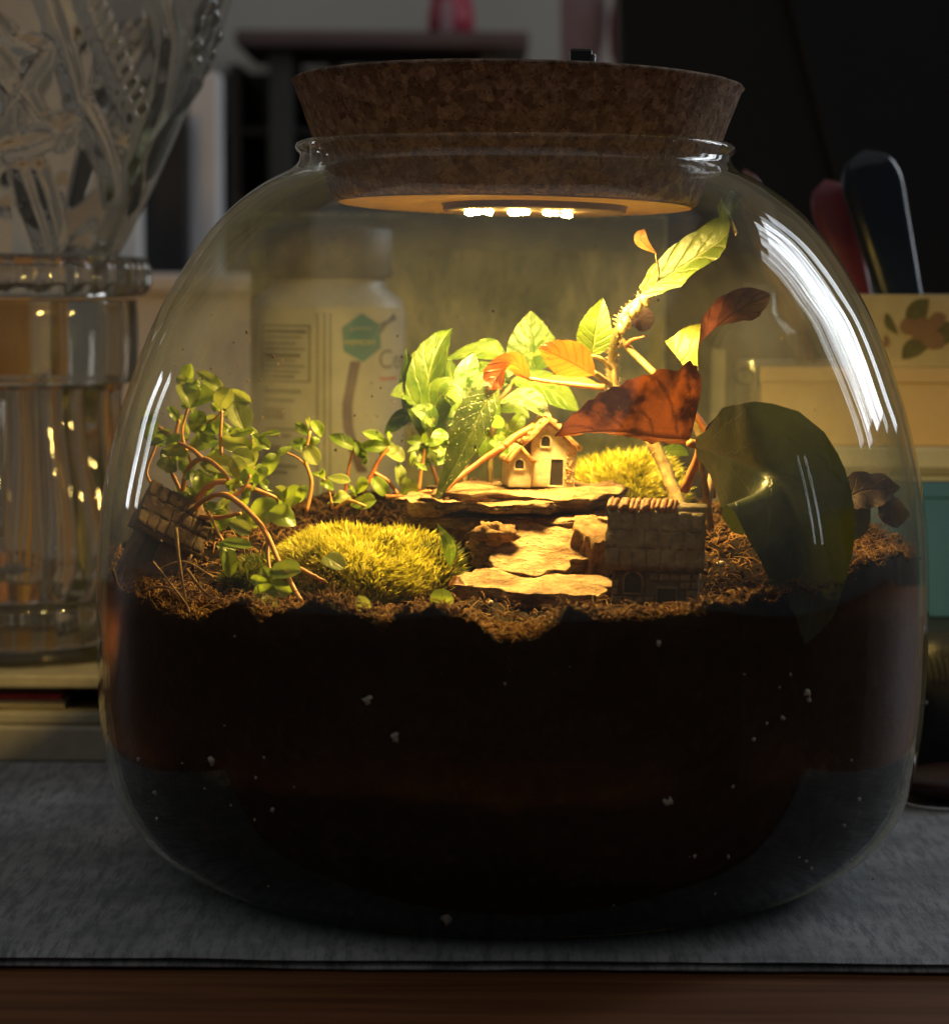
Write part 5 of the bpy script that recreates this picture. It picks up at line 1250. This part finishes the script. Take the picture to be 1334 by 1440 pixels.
# grey cabinet behind the table at left
Yk = 78
cab = thing('grey_cabinet', 'low grey cabinet behind the table, left of the jar', 'cabinet', (at(250, 600, Yk).x, Yk, -40))
ca, cb3 = at(-60, 900, Yk), at(560, 386, Yk)
MT['grey_paint'] = simple('grey_paint', (.70, .69, .71), (.64, .63, .65), .6, .2, .05)
obj('cabinet_body', box(ca.x, cb3.x, Yk, Yk + 25, -40, cb3.z - 1.2, .3), MT['grey_paint'], cab)
obj('cabinet_top', box(ca.x - .5, cb3.x + .5, Yk - .8, Yk + 25.5, cb3.z - 1.19, cb3.z, .3), MT['grey_paint'], cab)
Yw = 130
MT['dark_wood'] = simple('dark_shelf_wood', (.085, .08, .072), (.07, .065, .058), .6, .3, .1)
sh = thing('wall_shelf', 'brown wooden shelf with dark brackets on the far wall', 'shelf', tuple(at(540, 60, Yw)))
a, b = at(330, 72, Yw), at(745, 34, Yw)
obj('shelf_board', box(a.x, b.x, Yw, Yw + 18, at(540, 66, Yw).z, at(540, 42, Yw).z, .3), simple('rosy_shelf', (.17, .11, .105), (.13, .085, .08), .6, .2, .1), sh)
for px in (390, 690): obj('bracket', box(at(px - 16, 90, Yw).x, at(px + 16, 90, Yw).x, Yw + 2, Yw + 17, at(px, 260, Yw).z, at(px, 67, Yw).z, .2), MT['dark_wood'], sh)
bcs = thing('bookcase', 'dark bookcase standing against the far wall under the shelf', 'bookcase', tuple(at(480, 400, Yw + 4)))
a, b = at(195, 460, Yw + 6), at(680, 92, Yw + 6)
obj('back_board', box(a.x, b.x, Yw + 15, Yw + 17.5, -50, b.z, .1), simple('bookcase_shadow', (.115, .115, .105), (.085, .085, .08), .7, .1, 0), bcs)
for px in (205, 330, 470, 660): obj('upright', box(at(px - 9, 300, Yw + 6).x, at(px + 9, 300, Yw + 6).x, Yw + 6, Yw + 14.9, -50, b.z, .1), MT['dark_wood'], bcs)
for py in (180, 300): obj('shelf_board', box(a.x + 1, b.x - 1, Yw + 6.3, Yw + 14.8, at(400, py + 8, Yw + 6).z, at(400, py, Yw + 6).z, .1), MT['dark_wood'], bcs)
MT['jamb'] = simple('pale_jamb_paint', (.76, .75, .76), (.70, .69, .70), .6, .2, .05)
slabbox('door_jamb', 'pale grey upright board between crystal vase and jar shoulder', 'door jamb', 266, 306, 100, 700, 100, 4, MT['jamb'])
slabbox('amber_backing', 'tan backing added to colour the crystal vase amber', 'board', -150, 96, 425, 930, 42, 1.5, simple('amber_backing_tint', (.62, .40, .14), (.50, .30, .10), .55, .5, .1))  # added backing whose colour puts the amber into the vase
slabbox('vase_backdrop', 'pale backdrop added to brighten the crystal vase', 'door', -260, 194, -200, 700, 96, 4, simple('pale_backdrop', (.86, .84, .79), (.80, .78, .73), .6, .15, .05))  # added pale sheet, there to make the vase look brighter
slabbox('black_board', 'black upright board right beside the pale grey board', 'board', 196, 262, 170, 700, 98, 4, simple('near_black', (.016, .016, .018), (.012, .012, .014), .6, 1, 0))
rb = thing('red_bottle', 'red and pink plastic bottle on the far shelf', 'bottle', tuple(at(632, 42, Yw + 5)))
rbc = at(634, 40, Yw + 5); k_ = cm(1, Yw + 5)
obj('bottle_body', lathe([(0, at(632, 41, Yw).z), (33 * k_, at(632, 41, Yw).z), (32 * k_, at(632, 10, Yw).z), (24 * k_, at(632, -40, Yw).z), (10 * k_, at(632, -60, Yw).z), (0, at(632, -60, Yw).z)], 32, (rbc.x, Yw + 6)), simple('red_plastic', (.55, .06, .10), (.48, .05, .09), .4, .3, 0), rb, smooth=True)
obj('label', cyl_patch(rbc.x, Yw + 6, 33.6 * k_, -.5, .1, at(632, 41, Yw).z, at(632, -10, Yw).z, 8), simple('pink_label', (.55, .35, .40), (.5, .3, .36), .5, .3, 0), rb)
o = obj('hanging_cloth', blob(at(822, 30, 118), 8.0 * .2, 3, .25, 14, 18, (1.05, .8, 3.6)), simple('mauve_cloth', (.36, .26, .29), (.30, .21, .24), .9, .3, .3), smooth=True); tag(o, 'pale mauve cloth hanging behind the lid switch', 'cloth')
o = obj('hanging_cloth', blob(at(872, 40, 116), 1.1, 9, .25, 12, 14, (.75, .8, 3.2)), simple('maroon_cloth', (.16, .03, .045), (.12, .02, .035), .9, .3, .3), smooth=True); tag(o, 'narrow maroon cloth hanging beside the black screen', 'cloth')
# black screen at the right
Ym = 48
scr = thing('black_screen', 'large black switched-off screen filling the upper right', 'screen', tuple(at(1150, 700, Ym)))
MT['screen'] = simple('screen_black', (.012, .013, .016), (.014, .015, .019), .38, .3, 0)
MT['bezel'] = simple('bezel_black', (.007, .008, .009), (.008, .008, .01), .5, .3, 0)
def quad_slab(P, Y, d):
    v = [at(px, py, Y) for px, py in P]; v += [p + Vector((0, d, 0)) for p in v]
    return bevel((v, [(0, 1, 2, 3), (7, 6, 5, 4), (0, 4, 5, 1), (1, 5, 6, 2), (2, 6, 7, 3), (3, 7, 4, 0)]), .2)
obj('screen_frame', quad_slab([(885, 900), (1480, 900), (1480, -160), (868, -160)], Ym + 1, 3), MT['bezel'], scr)
obj('screen_panel', quad_slab([(1270, 620), (1460, 620), (1460, -140), (1070, -140)], Ym + .3, .65), MT['screen'], scr)
